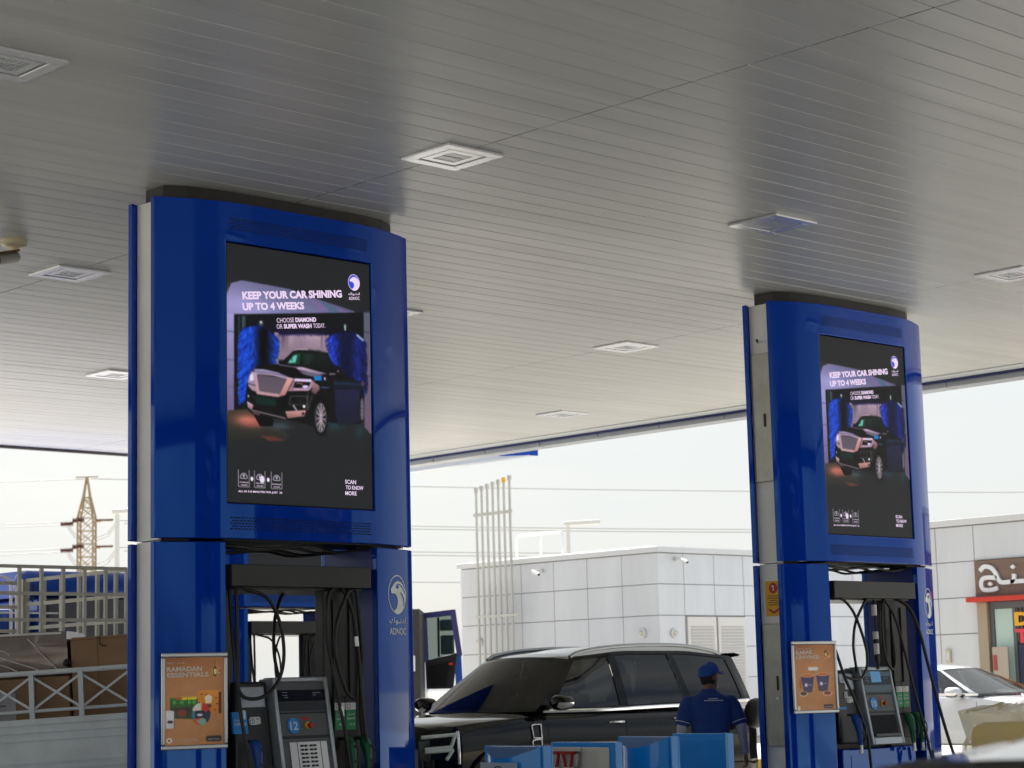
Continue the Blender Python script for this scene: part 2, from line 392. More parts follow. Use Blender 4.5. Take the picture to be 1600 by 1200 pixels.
# ------------------------------------------------------------------ the picture on the LED screens
def falcon(light, dark, cx, cz, rx, ry, fn, ring=True):
    """ring and eagle head; u right, v up"""
    n = 48
    if ring:
        for k in range(n):
            a0, a1 = 2*math.pi*k/n, 2*math.pi*(k+1)/n
            light.poly([fn(cx+r_*rx*math.cos(t_), cz+r_*ry*math.sin(t_)) for r_, t_ in ((1, a0), (1, a1), (.94, a1), (.94, a0))])
    head = [(-.68, .09), (-.72, .25), (-.52, .43), (-.28, .61), (-.1, .67), (.11, .69), (.41, .64), (.65, .5), (.86, .29), (.95, .04), (.94, -.21), (.84, -.48),
            (.62, -.75), (.38, -.91), (.03, -.97), (-.2, -.93), (-.37, -.83), (-.13, -.71), (.0, -.5), (.04, -.29), (-.05, -.11), (-.2, .02), (-.4, .07), (-.55, .05)]
    light.poly([fn(cx+x*rx, cz+y*ry) for x, y in head])
    for pl in ([(-.17, .36), (-.1, .44), (.1, .49), (.3, .47), (.55, .34), (.78, .12), (.88, .0), (.9, .06), (.78, .24), (.6, .41), (.38, .52), (.1, .55), (-.12, .5)],
               [(-.16, .36), (-.02, .28), (.12, .33), (.16, .42), (.02, .47), (-.1, .44)],
               [(.28, .12), (.45, -.02), (.6, -.2), (.68, -.4), (.66, -.56), (.74, -.6), (.8, -.42), (.76, -.2), (.6, .0), (.4, .12)]):
        dark.poly([fn(cx+x*rx, cz+y*ry) for x, y in pl])
def paint_ad():
    dk = (.125, .132, .142); c = Canvas(260, 366, dk)
    vio = (.62, .60, .80)
    # lit fascia of the wash tunnel
    c.poly([(0, .20), (.03, .155), (.1, .138), (.42, .146), (.626, .172), (.89, .2), (.89, .205), (0, .278)], (.34, .34, .46), (.52, .50, .68), (-.4, 1))
    c.glow(.12, .235, .24, .05, (.66, .64, .86), .75); c.glow(.5, .22, .2, .035, (.46, .46, .62), .6)
    for i in range(3): c.poly([(.55+.09*i, .165+.012*i), (.62+.09*i, .175+.012*i), (.72+.08*i, .215), (.64+.08*i, .222)], (.22, .42, .48) if i % 2 else (.5, .4, .62), al=.5)
    # side posts
    c.poly([(0, .275), (.05, .272), (.046, .55), (.06, .66), (0, .67)], (.62, .60, .80), (.42, .36, .52))
    for v in (.345, .455, .56): c.line((0, v), (.05, v), .006, (.35, .33, .45))
    c.poly([(.95, .2), (1, .195), (1, .70), (.95, .67)], (.34, .36, .42), (.42, .34, .44))
    c.line((.95, .28), (1, .28), .006, (.2, .2, .25)); c.line((.95, .46), (1, .46), .006, (.2, .2, .25))
    # tunnel opening and everything in it, drawn in the advert's own sketch units and carried to the sheet by a fixed skew
    def A(x, y): return (-.0142766+.00103232*x-4.297e-6*y-1.38e-8*x*y+7.26e-8*x*x, .2303807-8.2868e-5*x+6.16128e-4*y+4.25e-8*x*y-4.5e-9*x*x-7.5e-9*y*y)
    def q(pts, *a_, **k): c.poly([A(*p) for p in pts], *a_, **k)
    def ln(p0, p1, w_, col, al=1): c.line(A(*p0), A(*p1), w_, col, al)
    def el(x, y, rx, ry, col, al=1, n=30): q([(x+rx*math.cos(2*math.pi*k/n), y+ry*math.sin(2*math.pi*k/n)) for k in range(n)], col, al=al)
    q([(60, 82), (885, 72), (890, 560), (890, 700), (60, 700)], (.05, .06, .085), (.03, .05, .06))
    for x0, w_, cc in ((85, 14, (.14, .22, .24)), (112, 12, (.26, .36, .38)), (128, 5, (.30, .40, .40))): q([(x0, 92), (x0+w_, 92), (x0+w_-4, 640), (x0-6, 640)], cc, (.04, .10, .11))
    q([(60, 515), (130, 515), (130, 570), (60, 570)], (.07, .12, .08), al=.7)
    q([(318, 195), (400, 207), (520, 205), (665, 210), (690, 340), (690, 420), (310, 420), (320, 300)], (.62, .52, .62), (.50, .43, .48))
    for x0, w_, cc in ((328, 26, (.40, .34, .40)), (360, 24, (.26, .23, .28)), (386, 18, (.44, .38, .44)), (412, 26, (.70, .60, .68)), (450, 50, (.60, .52, .60)), (520, 90, (.72, .62, .68)), (612, 14, (.42, .35, .38)), (640, 12, (.45, .38, .42))):
        q([(x0, 212), (x0+w_, 212), (x0+w_, 318), (x0, 318)], cc, (.52, .45, .50), al=.75)
    q([(250, 135), (330, 150), (640, 170), (760, 185), (665, 216), (520, 206), (360, 212), (322, 190), (290, 150)], (.04, .04, .09), (.09, .08, .20))
    for k in range(60): x = 345+k*5.3; ln((x, 205), (x+RNG.uniform(-2, 2), 214+RNG.uniform(0, 9)), .005, (.10, .10, .28), .8)
    blp = [(108, 172), (160, 158), (205, 152), (262, 168), (330, 222), (326, 300), (308, 375), (240, 402), (190, 420), (150, 480), (140, 560), (128, 650), (108, 640), (104, 400)]
    brp = [(662, 225), (700, 205), (765, 190), (840, 202), (885, 242), (888, 400), (892, 545), (860, 600), (760, 560), (738, 440), (690, 395), (672, 300)]
    for pl, base, hi, nn in ((blp, (.02, .09, .42), (.13, .40, .98), 2600), (brp, (.03, .05, .24), (.13, .26, .80), 2600)):
        U_ = [A(*p) for p in pl]; c.poly(U_, base); P_2 = np.array(U_); lo, h2 = P_2.min(0), P_2.max(0)
        for _ in range(nn):
            x, y = RNG.random(2)*(h2-lo)+lo; ins = False; j = len(U_)-1
            for i in range(len(U_)):
                if (U_[i][1] > y) != (U_[j][1] > y) and x < (U_[j][0]-U_[i][0])*(y-U_[i][1])/(U_[j][1]-U_[i][1])+U_[i][0]: ins = not ins
                j = i
            if not ins: continue
            u = (x-lo[0])/(h2[0]-lo[0]); t_ = RNG.random(); col = np.array(base)*(1-t_)+np.array(hi)*t_
            sh_ = (1.15-.2*u-1.1*math.exp(-((u-.62)/.2)**2)) if pl is blp else (.35+1.0*math.exp(-((u-.12)/.16)**2)+.5*math.exp(-((u-.8)/.15)**2))
            dx = (u-.5)*.055; c.line((x, y), (x+dx, y+.012+.012*RNG.random()), .005, np.clip(col*sh_, 0, 1), .85)
    el(232, 140, 16, 18, (.22, .28, .33)); el(232, 132, 7, 8, (.80, .86, .90)); el(768, 158, 12, 16, (.16, .26, .26)); ln((766, 150), (768, 185), .009, (.70, .85, .82)); ln((840, 212), (885, 250), .014, (.55, .62, .78))
    # floor light
    q([(20, 690), (180, 680), (300, 780), (420, 850), (380, 890), (200, 870), (20, 880)], (.25, .22, .17), (.15, .15, .14)); c.glow(*A(150, 755), .085, .022, (.82, .46, .40), .95); q([(90, 745), (190, 740), (230, 800), (140, 795)], (.78, .44, .40), (.5, .28, .26), al=.65); q([(230, 850), (320, 858), (385, 885), (280, 885)], (.40, .20, .17), al=.8)
    c.glow(*A(350, 790), .07, .014, (.26, .32, .35), .8); c.glow(*A(700, 790), .06, .02, (.13, .26, .30), .7); c.glow(*A(860, 820), .035, .035, (.13, .24, .27), .7)
    # the vehicle
    dkc = (.045, .05, .055)
    q([(140, 590), (142, 540), (152, 500), (172, 440), (213, 404), (345, 398), (400, 350), (435, 315), (472, 302), (600, 310), (655, 326), (688, 395), (735, 425), (760, 470), (880, 520), (885, 760), (860, 780), (700, 772), (660, 765), (640, 850), (600, 855), (570, 790), (480, 770), (380, 745), (310, 742), (300, 790), (225, 790), (185, 720), (150, 690)], dkc, (.055, .06, .062))
    q([(700, 560), (862, 560), (862, 770), (720, 785), (705, 700)], (.14, .14, .30), (.10, .11, .20), al=.8); q([(690, 500), (890, 505), (890, 560), (690, 555)], (.07, .10, .16), al=.9); ln((700, 520), (890, 530), .006, (.16, .28, .42), .7); el(880, 520, 9, 16, (.42, .22, .36), .8)
    q([(395, 396), (440, 333), (487, 326), (480, 400)], (.10, .24, .20)); q([(404, 390), (440, 345), (464, 340), (450, 388)], (.34, .70, .64), (.42, .78, .72)); ln((425, 360), (432, 378), .006, (.1, .2, .2)); q([(474, 330), (500, 325), (496, 402), (476, 402)], (.10, .30, .16), (.05, .12, .08)); ln((490, 325), (486, 402), .010, (.03, .03, .03))
    q([(502, 328), (645, 334), (676, 395), (690, 425), (600, 436), (500, 404)], (.07, .13, .12), (.035, .05, .05)); q([(510, 332), (560, 334), (545, 400), (508, 398)], (.12, .22, .18), al=.5)
    q([(432, 316), (470, 300), (530, 303), (600, 312), (470, 308)], (.72, .62, .68)); ln((530, 304), (655, 326), .006, (.30, .28, .32)); el(360, 384, 17, 17, (.045, .05, .06)); ln((345, 372), (372, 372), .006, (.3, .3, .34)); el(716, 432, 22, 20, (.05, .05, .06)); el(722, 443, 6, 5, (.6, .55, .7)); ln((665, 462), (705, 460), .006, (.6, .55, .62))
    q([(215, 404), (345, 400), (480, 412), (610, 448), (650, 462), (560, 492), (430, 488), (330, 465), (188, 430)], (.03, .03, .04)); q([(186, 428), (250, 430), (340, 450), (425, 486), (300, 472), (192, 452)], (.66, .60, .76), (.36, .33, .44)); q([(438, 412), (500, 418), (600, 446), (655, 458), (600, 462), (520, 446), (470, 434)], (.78, .68, .80), (.50, .44, .54)); q([(470, 440), (560, 452), (640, 468), (560, 478), (500, 462)], (.50, .44, .54), al=.8); ln((345, 402), (470, 420), .006, (.42, .38, .46))
    q([(146, 500), (172, 440), (205, 450), (205, 575), (170, 560), (150, 535)], (.58, .50, .62), (.66, .54, .60)); q([(160, 470), (182, 452), (186, 500), (160, 505)], (.88, .84, .92)); ln((150, 520), (200, 535), .006, (.25, .22, .28)); ln((196, 470), (206, 580), .008, (.30, .24, .28))
    q([(186, 450), (300, 462), (440, 488), (376, 612), (290, 600), (204, 588)], (.70, .60, .68), (.74, .58, .60)); q([(396, 488), (440, 488), (376, 612), (344, 604)], (.84, .64, .60), (.68, .46, .46)); q([(206, 461), (300, 470), (396, 492), (350, 588), (222, 568)], (.03, .03, .04))
    def gm(s_, t_): a0 = (208+(394-208)*s_, 463+(491-463)*s_); b0 = (223+(348-223)*s_, 566+(586-566)*s_); return (a0[0]+(b0[0]-a0[0])*t_, a0[1]+(b0[1]-a0[1])*t_)
    for r_ in range(8):
        for k in range(8):
            s0, s1, t0, t1 = k/8, (k+1)/8, r_/8, (r_+1)/8; sm = (s0+s1)/2; tm = (t0+t1)/2
            for p0, p1 in (((s0, tm), (sm, t0)), ((sm, t0), (s1, tm)), ((s1, tm), (sm, t1)), ((sm, t1), (s0, tm))): ln(gm(*p0), gm(*p1), .0045, (.62, .55, .63), .75)
    q([(442, 490), (555, 497), (576, 510), (560, 545), (540, 566), (402, 570), (424, 532)], (.50, .40, .50), (.62, .47, .52)); q([(452, 504), (548, 508), (535, 552), (436, 548)], (.05, .04, .07)); ln((446, 498), (552, 503), .016, (.88, .78, .92)); ln((440, 556), (530, 560), .012, (.74, .60, .70)); ln((455, 518), (500, 524), .008, (.5, .35, .3)); el(514, 541, 20, 9, (.90, .80, .94)); ln((560, 515), (530, 560), .012, (.66, .56, .66))
    q([(568, 515), (598, 530), (606, 556), (578, 590), (552, 575), (560, 548)], (.66, .48, .50), (.34, .26, .28)); q([(567, 474), (618, 474), (618, 503), (573, 501)], (.08, .48, .78)); el(638, 491, 7, 10, (.72, .62, .74)); q([(585, 540), (680, 545), (640, 552)], (.22, .42, .62), al=.8)
    q([(188, 600), (332, 618), (328, 664), (205, 652)], (.05, .15, .13)); q([(335, 608), (400, 590), (400, 690), (330, 670)], (.03, .04, .045))
    for p0, p1 in (((418, 602), (525, 602)), ((525, 602), (526, 690)), ((418, 602), (412, 655)), ((412, 655), (522, 655)), ((530, 570), (530, 690)), ((560, 590), (535, 680))): ln(p0, p1, .004, (.40, .42, .40), .8)
    ln((436, 658), (460, 692), .012, (.56, .55, .58)); el(506, 667, 9, 9, (.97, .92, .97)); el(152, 600, 6, 8, (.60, .66, .70)); el(478, 632, 3, 4, (.4, .45, .4))
    q([(386, 697), (518, 690), (508, 728), (402, 742)], (.84, .62, .60), (.52, .36, .36)); el(500, 712, 9, 10, (.16, .14, .16)); q([(142, 632), (184, 656), (172, 690), (148, 672)], (.84, .70, .74), (.5, .38, .42)); ln((172, 690), (390, 742), .006, (.56, .50, .54)); q([(180, 700), (230, 714), (220, 722), (182, 712)], (.42, .28, .30))
    q([(190, 722), (312, 742), (308, 790), (240, 792), (215, 770)], (.025, .025, .03)); q([(545, 690), (585, 600), (640, 600), (660, 700), (640, 760), (575, 770)], (.02, .02, .025))
    for (x, y, rx, ry) in ((613, 738, 34, 92), (876, 686, 12, 70)):
        el(x-8, y-4, rx*1.35, ry*1.22, (.06, .06, .07)); el(x-4, y, rx*1.16, ry*1.10, (.13, .13, .14)); el(x, y, rx, ry, (.46, .43, .47)); el(x, y, rx*.9, ry*.9, (.06, .06, .07))
        for k in range(11):
            t_ = k*2*math.pi/11+.2
            for dt in (-.09, .09): ln((x+rx*.15*math.cos(t_), y+ry*.15*math.sin(t_)), (x+rx*.9*math.cos(t_+dt), y+ry*.9*math.sin(t_+dt)), .0045, (.74, .68, .72) if x < 800 else (.4, .4, .46))
        el(x, y, rx*.2, ry*.16, (.62, .58, .64))
    k_ = c.a.copy()
    for ax_ in (0, 1): k_ = .5*k_+.25*np.roll(k_, 1, ax_)+.25*np.roll(k_, -1, ax_)
    c.a = k_
    # process icons
    for x0, x1 in ((.07, .142), (.177, .248), (.29, .362)):
        for a_, b_ in (((x0, .875), (x0, .94)), ((x0, .94), (x1, .94)), ((x1, .94), (x1, .875))): c.line(a_, b_, .005, (.66, .62, .66), .8)
        cx = (x0+x1)/2
        for k in range(9): t_ = math.pi*k/8; c.ell(cx+.022*math.cos(t_), .905-.016*math.sin(t_), .004, .003, (.62, .6, .66))
        c.line((cx-.02, .908), (cx+.02, .908), .006, (.6, .58, .62)); c.ell(cx, .898, .006, .006, (.7, .66, .72))
    for x in (.16, .269): c.ell(x, .908, .009, .008, (.95, .90, .97))
    c.ell(.228, .908, .016, .014, (.92, .85, .95))
    # the strobe of the wall: faint panel joints and pixel noise
    c.a = c.a*(1+.05*(RNG.random(c.a.shape[:2])[..., None]-.5)); c.a[:, 64::65] *= .93; c.a[72::73, :] *= .94
    return c
AD = paint_ad()
SX, SZ0, SZ1 = .655, 2.872, 4.722
m_led = paintmat('led_wall', True, rough=.5, gain=G*1.0, spec=.15)
m_ledt = mat('led_lettering', (.01, .01, .01), rough=.5, emit=s2l((.93, .84, .96)), estr=G)
m_ledb = mat('led_blue', (.01, .01, .01), rough=.5, emit=s2l((.18, .28, .82)), estr=G)
AR_ADNOC = '\uFED9\uFEEE\u0640\uFEE7\uFEA9\uFE8D'
def make_screen(parent, name='led_screen'):
    y = -.322
    MB().box(-SX-.004, SX+.004, y+.002, -.20, SZ0-.004, SZ1+.004).build('screen_housing', m_black, parent)
    scr = AD.sheet(name, m_led, parent, lambda u, v: (-SX+2*SX*u, y, SZ1-(SZ1-SZ0)*v))
    f1 = lambda u, v: (-SX+2*SX*u/1.31, y-.002, SZ1+v)       # u metres from the left, v metres (down negative)
    f2 = lambda u, v: (-SX+2*SX*u/1.31, y-.003, SZ1+v)
    U, V = 1.31, 1.85
    mb = MB()
    put_text(mb, 'KEEP YOUR CAR SHINING', (.105*U, -.214*V), (.798*U, -.151*V), .058, f1, .045)
    put_text(mb, 'UP TO 4 WEEKS', (.106*U, -.257*V), (.528*U, -.22*V), .056, f1, .045)
    put_text(mb, 'CHOOSE', (.336*U, -.288*V), (.455*U, -.277*V), .034, f1, .0)
    put_text(mb, 'DIAMOND', (.465*U, -.2765*V), (.611*U, -.264*V), .034, f1, .045)
    put_text(mb, 'OR', (.335*U, -.312*V), (.375*U, -.309*V), .034, f1, .0)
    put_text(mb, 'SUPER WASH', (.384*U, -.308*V), (.578*U, -.292*V), .034, f1, .045)
    put_text(mb, 'TODAY.', (.59*U, -.291*V), (.674*U, -.283*V), .034, f1, .0)
    put_text(mb, AR_ADNOC, (.845*U, -.140*V), (.928*U, -.134*V), .028, f1, .01)
    put_text(mb, 'ADNOC', (.847*U, -.157*V), (.927*U, -.150*V), .024, f1, .012)
    put_text(mb, 'ALL IN 5-8 MINUTES FOR JUST  25', (.068*U, -.964*V), (.362*U, -.961*V), .018, f1, .02)
    put_text(mb, 'SCAN', (.802*U, -.904*V), (.881*U, -.904*V), .030, f1, .02)
    put_text(mb, 'TO KNOW', (.807*U, -.927*V), (.934*U, -.926*V), .030, f1, .02)
    put_text(mb, 'MORE', (.803*U, -.950*V), (.884*U, -.949*V), .030, f1, .02)
    for x, a_, b_ in ((.078, 'COMPLETE', 'WASH'), (.184, 'WAX', 'POLISH'), (.296, 'INTERIOR', 'VACUUM')):
        put_text(mb, a_, (x*U, -.926*V), ((x+.058)*U, -.926*V), .009, f1, .0); put_text(mb, b_, ((x+.008)*U, -.936*V), ((x+.05)*U, -.936*V), .009, f1, .0)
    dk = MB(); dk.poly([f1(.885*U+.055*math.cos(t_*math.pi/16), -.082*V+.060*math.sin(t_*math.pi/16)) for t_ in range(32)])
    falcon(mb, MB(), .885*U, -.082*V, .056, .062, f2)
    dk.build('logo_disc', m_ledb, scr, recalc=False); mb.build('lettering', m_ledt, scr, recalc=False)
    return scr

# ------------------------------------------------------------------ the blue clad towers
B_, WX = .18, 1.16
def off(x): return B_*(1-(max(0, abs(x)-.5)/(WX-.5))**1.8)
def surf(x): return -(.17+off(x))
def shell_patch(xs, zs, hole=None, sgn=1):
    mb = MB(); mb.v = []
    idx = {}
    for i, x in enumerate(xs):
        for j, z in enumerate(zs): idx[i, j] = len(mb.v); mb.v.append((x*sgn, surf(x)*sgn, z))
    for i in range(len(xs)-1):
        for j in range(len(zs)-1):
            xm, zm = (xs[i]+xs[i+1])/2, (zs[j]+zs[j+1])/2
            if hole and hole(xm, zm): continue
            mb.f.append((idx[i, j], idx[i+1, j], idx[i+1, j+1], idx[i, j+1]))
    return mb
def xs_(a, b, n=14): return [a+(b-a)*i/n for i in range(n+1)]
def solid_shell(mb, name, parent, sgn, th=.055, m=None):
    """thicken a shell inwards and close its rim"""
    me = bpy.data.meshes.new(name); me.from_pydata(mb.v, [], mb.f); bm = bmesh.new(); bm.from_mesh(me)
    bmesh.ops.recalc_face_normals(bm, faces=bm.faces)
    bm.faces.ensure_lookup_table()
    if bm.faces[0].normal.y*sgn > 0: bmesh.ops.reverse_faces(bm, faces=bm.faces)
    r = bmesh.ops.extrude_face_region(bm, geom=bm.faces[:]); vs = [e for e in r['geom'] if isinstance(e, bmesh.types.BMVert)]
    bmesh.ops.translate(bm, verts=vs, vec=(0, th*sgn, 0)); bmesh.ops.recalc_face_normals(bm, faces=bm.faces)
    bm.to_mesh(me); bm.free(); me.materials.append(m or m_blue); o = bpy.data.objects.new(name, me); COL.objects.link(o); o.parent = parent
    q = o.modifiers.new('bevel', 'BEVEL'); q.width = .006; q.segments = 2; q.limit_method = 'ANGLE'; q.angle_limit = R(50)
    me.shade_smooth(); me.set_sharp_from_angle(angle=R(32)); return o
ZD, ZT, OX = 2.60, 5.022, .68
def make_tower(lab):
    t = thing('fuel_tower', lab, 'pylon', (0, 0, 0), 0, 'tall blue clad towers around the pumps')
    U = sorted(set(xs_(-WX, -SX-.012, 12)+xs_(-SX-.012, SX+.012, 10)+xs_(SX+.012, WX, 12)))
    for s in (1, -1):
        mb = shell_patch(U, [ZD+.012, SZ0-.012, SZ1+.012, ZT], lambda x, z: abs(x) < SX+.01 and SZ0-.01 < z < SZ1+.01, s)
        up_ = solid_shell(mb, 'upper_cladding', t, s)
        vs = MB()
        for zc, n_ in ((4.865, 44), (2.72, 44)):
            for r_ in range(5):
                for i in range(n_):
                    x = -.635+i*.0305+(.0152 if r_ % 2 else 0)
                    if x > .63: continue
                    z = zc+(r_-2)*.0195; vs.poly([(s*(x+a_), s*(surf(x+a_)-.0012), z+b2) for a_, b2 in ((-.0105, 0), (-.0075, -.0046), (.0075, -.0046), (.0105, 0), (.0075, .0046), (-.0075, .0046))])
        for x in (-.25, .1, .52): vs.poly([(s*(x+.005*math.cos(k)), s*(surf(x)-.0012), SZ0-.05+.005*math.sin(k)) for k in range(6)])
        vs.build('vent_slots', m_slot, up_, recalc=False)
        for a_, b2 in ((-WX, -OX), (OX, WX)):
            wg = solid_shell(shell_patch(xs_(a_, b2, 14), [0.15, ZD-.012], None, s), 'lower_cladding', t, s)
            inner = OX if a_ > 0 else -OX; e = .03 if a_ > 0 else -.03
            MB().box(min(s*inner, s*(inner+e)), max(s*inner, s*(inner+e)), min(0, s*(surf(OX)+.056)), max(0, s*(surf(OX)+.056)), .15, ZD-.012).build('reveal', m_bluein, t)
        # emblem on the right-hand wing as seen from each side
        lt, dkm = MB(), MB()
        fl = lambda u, v, s=s: (s*u, s*(surf(u)-.003), v); fd = lambda u, v, s=s: (s*u, s*(surf(u)-.0045), v)
        falcon(lt, MB(), .925, 2.245, .122, .146, fl); falcon(MB(), dkm, .925, 2.245, .122, .146, fd)
        put_text(lt, AR_ADNOC, (.815, 2.018), (1.035, 2.018), .058, fl, .0); put_text(lt, 'ADNOC', (.817, 1.946), (1.037, 1.946), .050, fl, .006)
        q = lt.build('emblem', m_logo, t, recalc=False); dkm.build('emblem_detail', m_blue, q, recalc=False)
    for s in (1, -1):
        MB().box(min(s*1.085, s*1.105), max(s*1.085, s*1.105), -.135, .135, .15, ZD-.004).box(min(s*1.085, s*1.105), max(s*1.085, s*1.105), -.135, .135, ZD+.004, ZT-.01).build('side_panel', m_white, t)
    MB().box(-.72, .72, -.012, .012, ZD+.03, ZT-.03).build('core_sheet', m_black, t)
    mb = MB()
    pts = [(-1.05, -.11)]+[(x, surf(x)*.66-.01) for x in xs_(-.9, .9, 10)]+[(1.05, -.11), (1.05, .11)]+[(x, -surf(x)*.66+.01) for x in xs_(-.9, .9, 10)[::-1]]+[(-1.05, .11)]
    mb.ext(pts, ZT-.12, CEIL-.003); mb.build('ceiling_collar', m_cap, t)
    mb = MB()
    for x in (-.95, .95): mb.box(x-.12, x+.12, -.1, .1, .0, ZT-.1)
    mb.build('steel_frame', m_cap, t)
    for s in (1, -1):
        if s == 1: scr = make_screen(t)
        else:
            o = bpy.data.objects.new('led_screen', scr.data); COL.objects.link(o); o.parent = t; o.rotation_euler = (0, 0, math.pi)
    # dark cable trays in the slot over the pumps
    mb = MB()
    for y in (-.26, -.1, .12, .25): mb.tube(smoothpath([(-.66, y, ZD-.02), (-.3, y+.02, ZD-.045), (.05, y-.01, ZD-.02), (.35, y+.02, ZD-.05), (.66, y, ZD-.02)], 4), .012, 6)
    mb.box(-.67, .67, -.3, .3, ZD+.004, ZD+.010); mb.build('cables', m_rub, t, smooth=60)
    return t
# ------------------------------------------------------------------ fuel dispensers
def nozzle(parent, m, x, y, z, nm='nozzle'):
    """hung nozzle: spout up into the holster, boot, grip and trigger guard, hose swivel below"""
    mb = MB().tube(smoothpath([(x-.03, y+.05, z+.02), (x-.015, y+.0, z+.015), (x, y-.035, z-.02)], 5), [.012]*6+[.016]*5, 10)
    n = mb.build(nm, m_black, parent, smooth=50)
    b = MB(); rows = []
    for k, (dy, dz, wx, wy) in enumerate([(.0, .03, .026, .03), (-.012, .015, .034, .042), (-.03, -.03, .036, .05), (-.045, -.08, .030, .042), (-.055, -.14, .024, .03), (-.062, -.21, .021, .024), (-.066, -.25, .018, .02)]):
        rows.append([(x+wx*math.cos(t_*math.pi/6), y+dy+wy*math.sin(t_*math.pi/6), z+dz) for t_ in range(12)])
    b.grid(rows, closed=True, caps=True); b.build('boot', m, n, smooth=60)
    MB().tube(smoothpath([(x, y-.085, z-.03), (x, y-.125, z-.08), (x, y-.12, z-.17), (x, y-.075, z-.23)], 4), .006, 6).tube([(x, y-.05, z-.07), (x, y-.09, z-.15)], .006, 6).build('lever', m_black, n, smooth=60)
    MB().cyl((x, y-.066, z-.25), (x, y-.068, z-.30), .017, 12).cyl((x, y-.068, z-.30), (x, y-.069, z-.325), .021, 8).build('swivel', m_edge, n, smooth=40)
    return n
def make_dispenser(lab, number, lit):
    t = thing('fuel_dispenser', lab, 'fuel pump', (0, 0, 0), 0, 'fuel pumps standing inside the blue towers')
    m_lcd = mat('lcd_screen', (.05, .16, .30), rough=.25, emit=(.12, .34, .62), estr=.35*G)
    # lower cabinet
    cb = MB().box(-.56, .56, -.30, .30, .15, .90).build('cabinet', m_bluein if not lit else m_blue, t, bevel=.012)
    MB().box(-.44, .30, -.304, -.301, .22, .84).build('door_panel', m_blue, cb)
    MB().box(-.57, .57, -.22, .22, .902, 1.0).build('plinth', m_cap, t)
    # hose masts and back panels
    MB().box(-.645, -.53, -.20, .20, .9, 2.27).build('hose_mast', m_bar, t, bevel=.008)
    MB().box(.22, .56, -.27, -.17, .9, 2.27).build('hose_mast', m_bar, t, bevel=.008)
    MB().box(.30, .36, -.285, -.271, 1.5, 2.2).box(.45, .47, -.285, -.271, 1.5, 2.2).build('mast_rib', m_black, t)
    # gantry bar above
    MB().box(-.645, .60, -.36, .36, 2.28, 2.435).build('gantry_bar', m_bar, t, bevel=.006)
    MB().box(-.6, .56, -.3, .3, 2.262, 2.279).build('gantry_underside', m_black, t)
    # console with raked face; frame is brighter metal
    def rake(z): return -.28-(1.64-z)*.185
    def con(x0, x1, z0, z1, d0, d1):
        return MB().hexa([(x0, rake(z0)-d0, z0), (x1, rake(z0)-d0, z0), (x1, rake(z0)+d1, z0), (x0, rake(z0)+d1, z0)], [(x0, rake(z1)-d0, z1), (x1, rake(z1)-d0, z1), (x1, rake(z1)+d1, z1), (x0, rake(z1)+d1, z1)])
    zb = .93
    c0 = con(-.25, .215, zb, 1.635, 0, .17).build('console', m_greyp, t, bevel=.012, smooth=40)
    fr = MB()
    for a_ in ((-.262, -.232, zb, 1.645), (.197, .228, zb, 1.645)): q = con(*a_, .018, .10); fr.add(q.v, q.f)
    q = con(-.231, .196, 1.612, 1.645, .018, .10); fr.add(q.v, q.f); q = con(-.231, .196, zb, zb+.07, .018, .10); fr.add(q.v, q.f)
    fr.build('console_frame', m_silverp, c0, bevel=.010, smooth=50)
    con(-.225, .19, 1.475, 1.555, .010, 0).build('display', m_dispg, c0)
    con(-.225, .19, 1.41, 1.470, .008, 0).build('display_strip', mat('display_strip_dark', (.02, .026, .034), rough=.25), c0)
    f = lambda u, v: (u, rake(v)-.0125, v)
    mb = MB()
    for x, z, l_ in ((-.19, 1.535, .05), (-.19, 1.515, .045), (-.17, 1.50, .03), (.08, 1.53, .07), (.08, 1.515, .03)): mb.poly([f(x, z), f(x+l_, z), f(x+l_, z+.006), f(x, z+.006)])
    mb.build('display_marks', mat('dim_marks', (.18, .20, .23), rough=.4), c0, recalc=False)
    if lit: con(-.10, .05, 1.50, 1.60, .013, 0).build('lcd', m_lcd, c0); con(-.225, .19, 1.41, 1.60, .0095, 0).build('screen_cover', mat('screen_cover_glossy', (.10, .15, .19), rough=.12), c0)
    con(-.225, .19, 1.39, 1.397, .004, 0).build('panel_gap', m_slot, c0)
    # round number badge and stop button
    k = 28; rr = .052; bx = -.115 if not lit else -.125
    bd = MB().prism([(bx+rr*math.cos(2*math.pi*i/k), 1.305+rr*1.05*math.sin(2*math.pi*i/k)) for i in range(k)], lambda u, v: (u, rake(v)-.009, v), lambda u, v: (u, rake(v)+.01, v)).build('number_badge', m_cyan, c0)
    mb = MB(); f2 = lambda u, v: (u, rake(v)-.0105, v)
    put_text(mb, number, (bx-.034, 1.275), (bx+.034, 1.275), .058, f2, .02); mb.build('number', m_wht, bd, recalc=False)
    con(-.035, .03, 1.345, 1.362, .003, 0).build('stop_label', m_red, c0)
    s_ = MB().lathe([(.026, 0), (.024, -.012), (.0, -.014)], c=(.01, rake(1.305), 1.305), ax='y', n=18).build('stop_bezel', m_yel, c0, smooth=40)
    MB().lathe([(.017, -.012), (.021, -.03), (.017, -.040), (0, -.042)], c=(.02, rake(1.305), 1.305), ax='y', n=18).build('stop_button', m_red, s_, smooth=40)
    con(-.225, .19, 1.215, 1.235, .004, 0).build('ledge', m_black, c0)
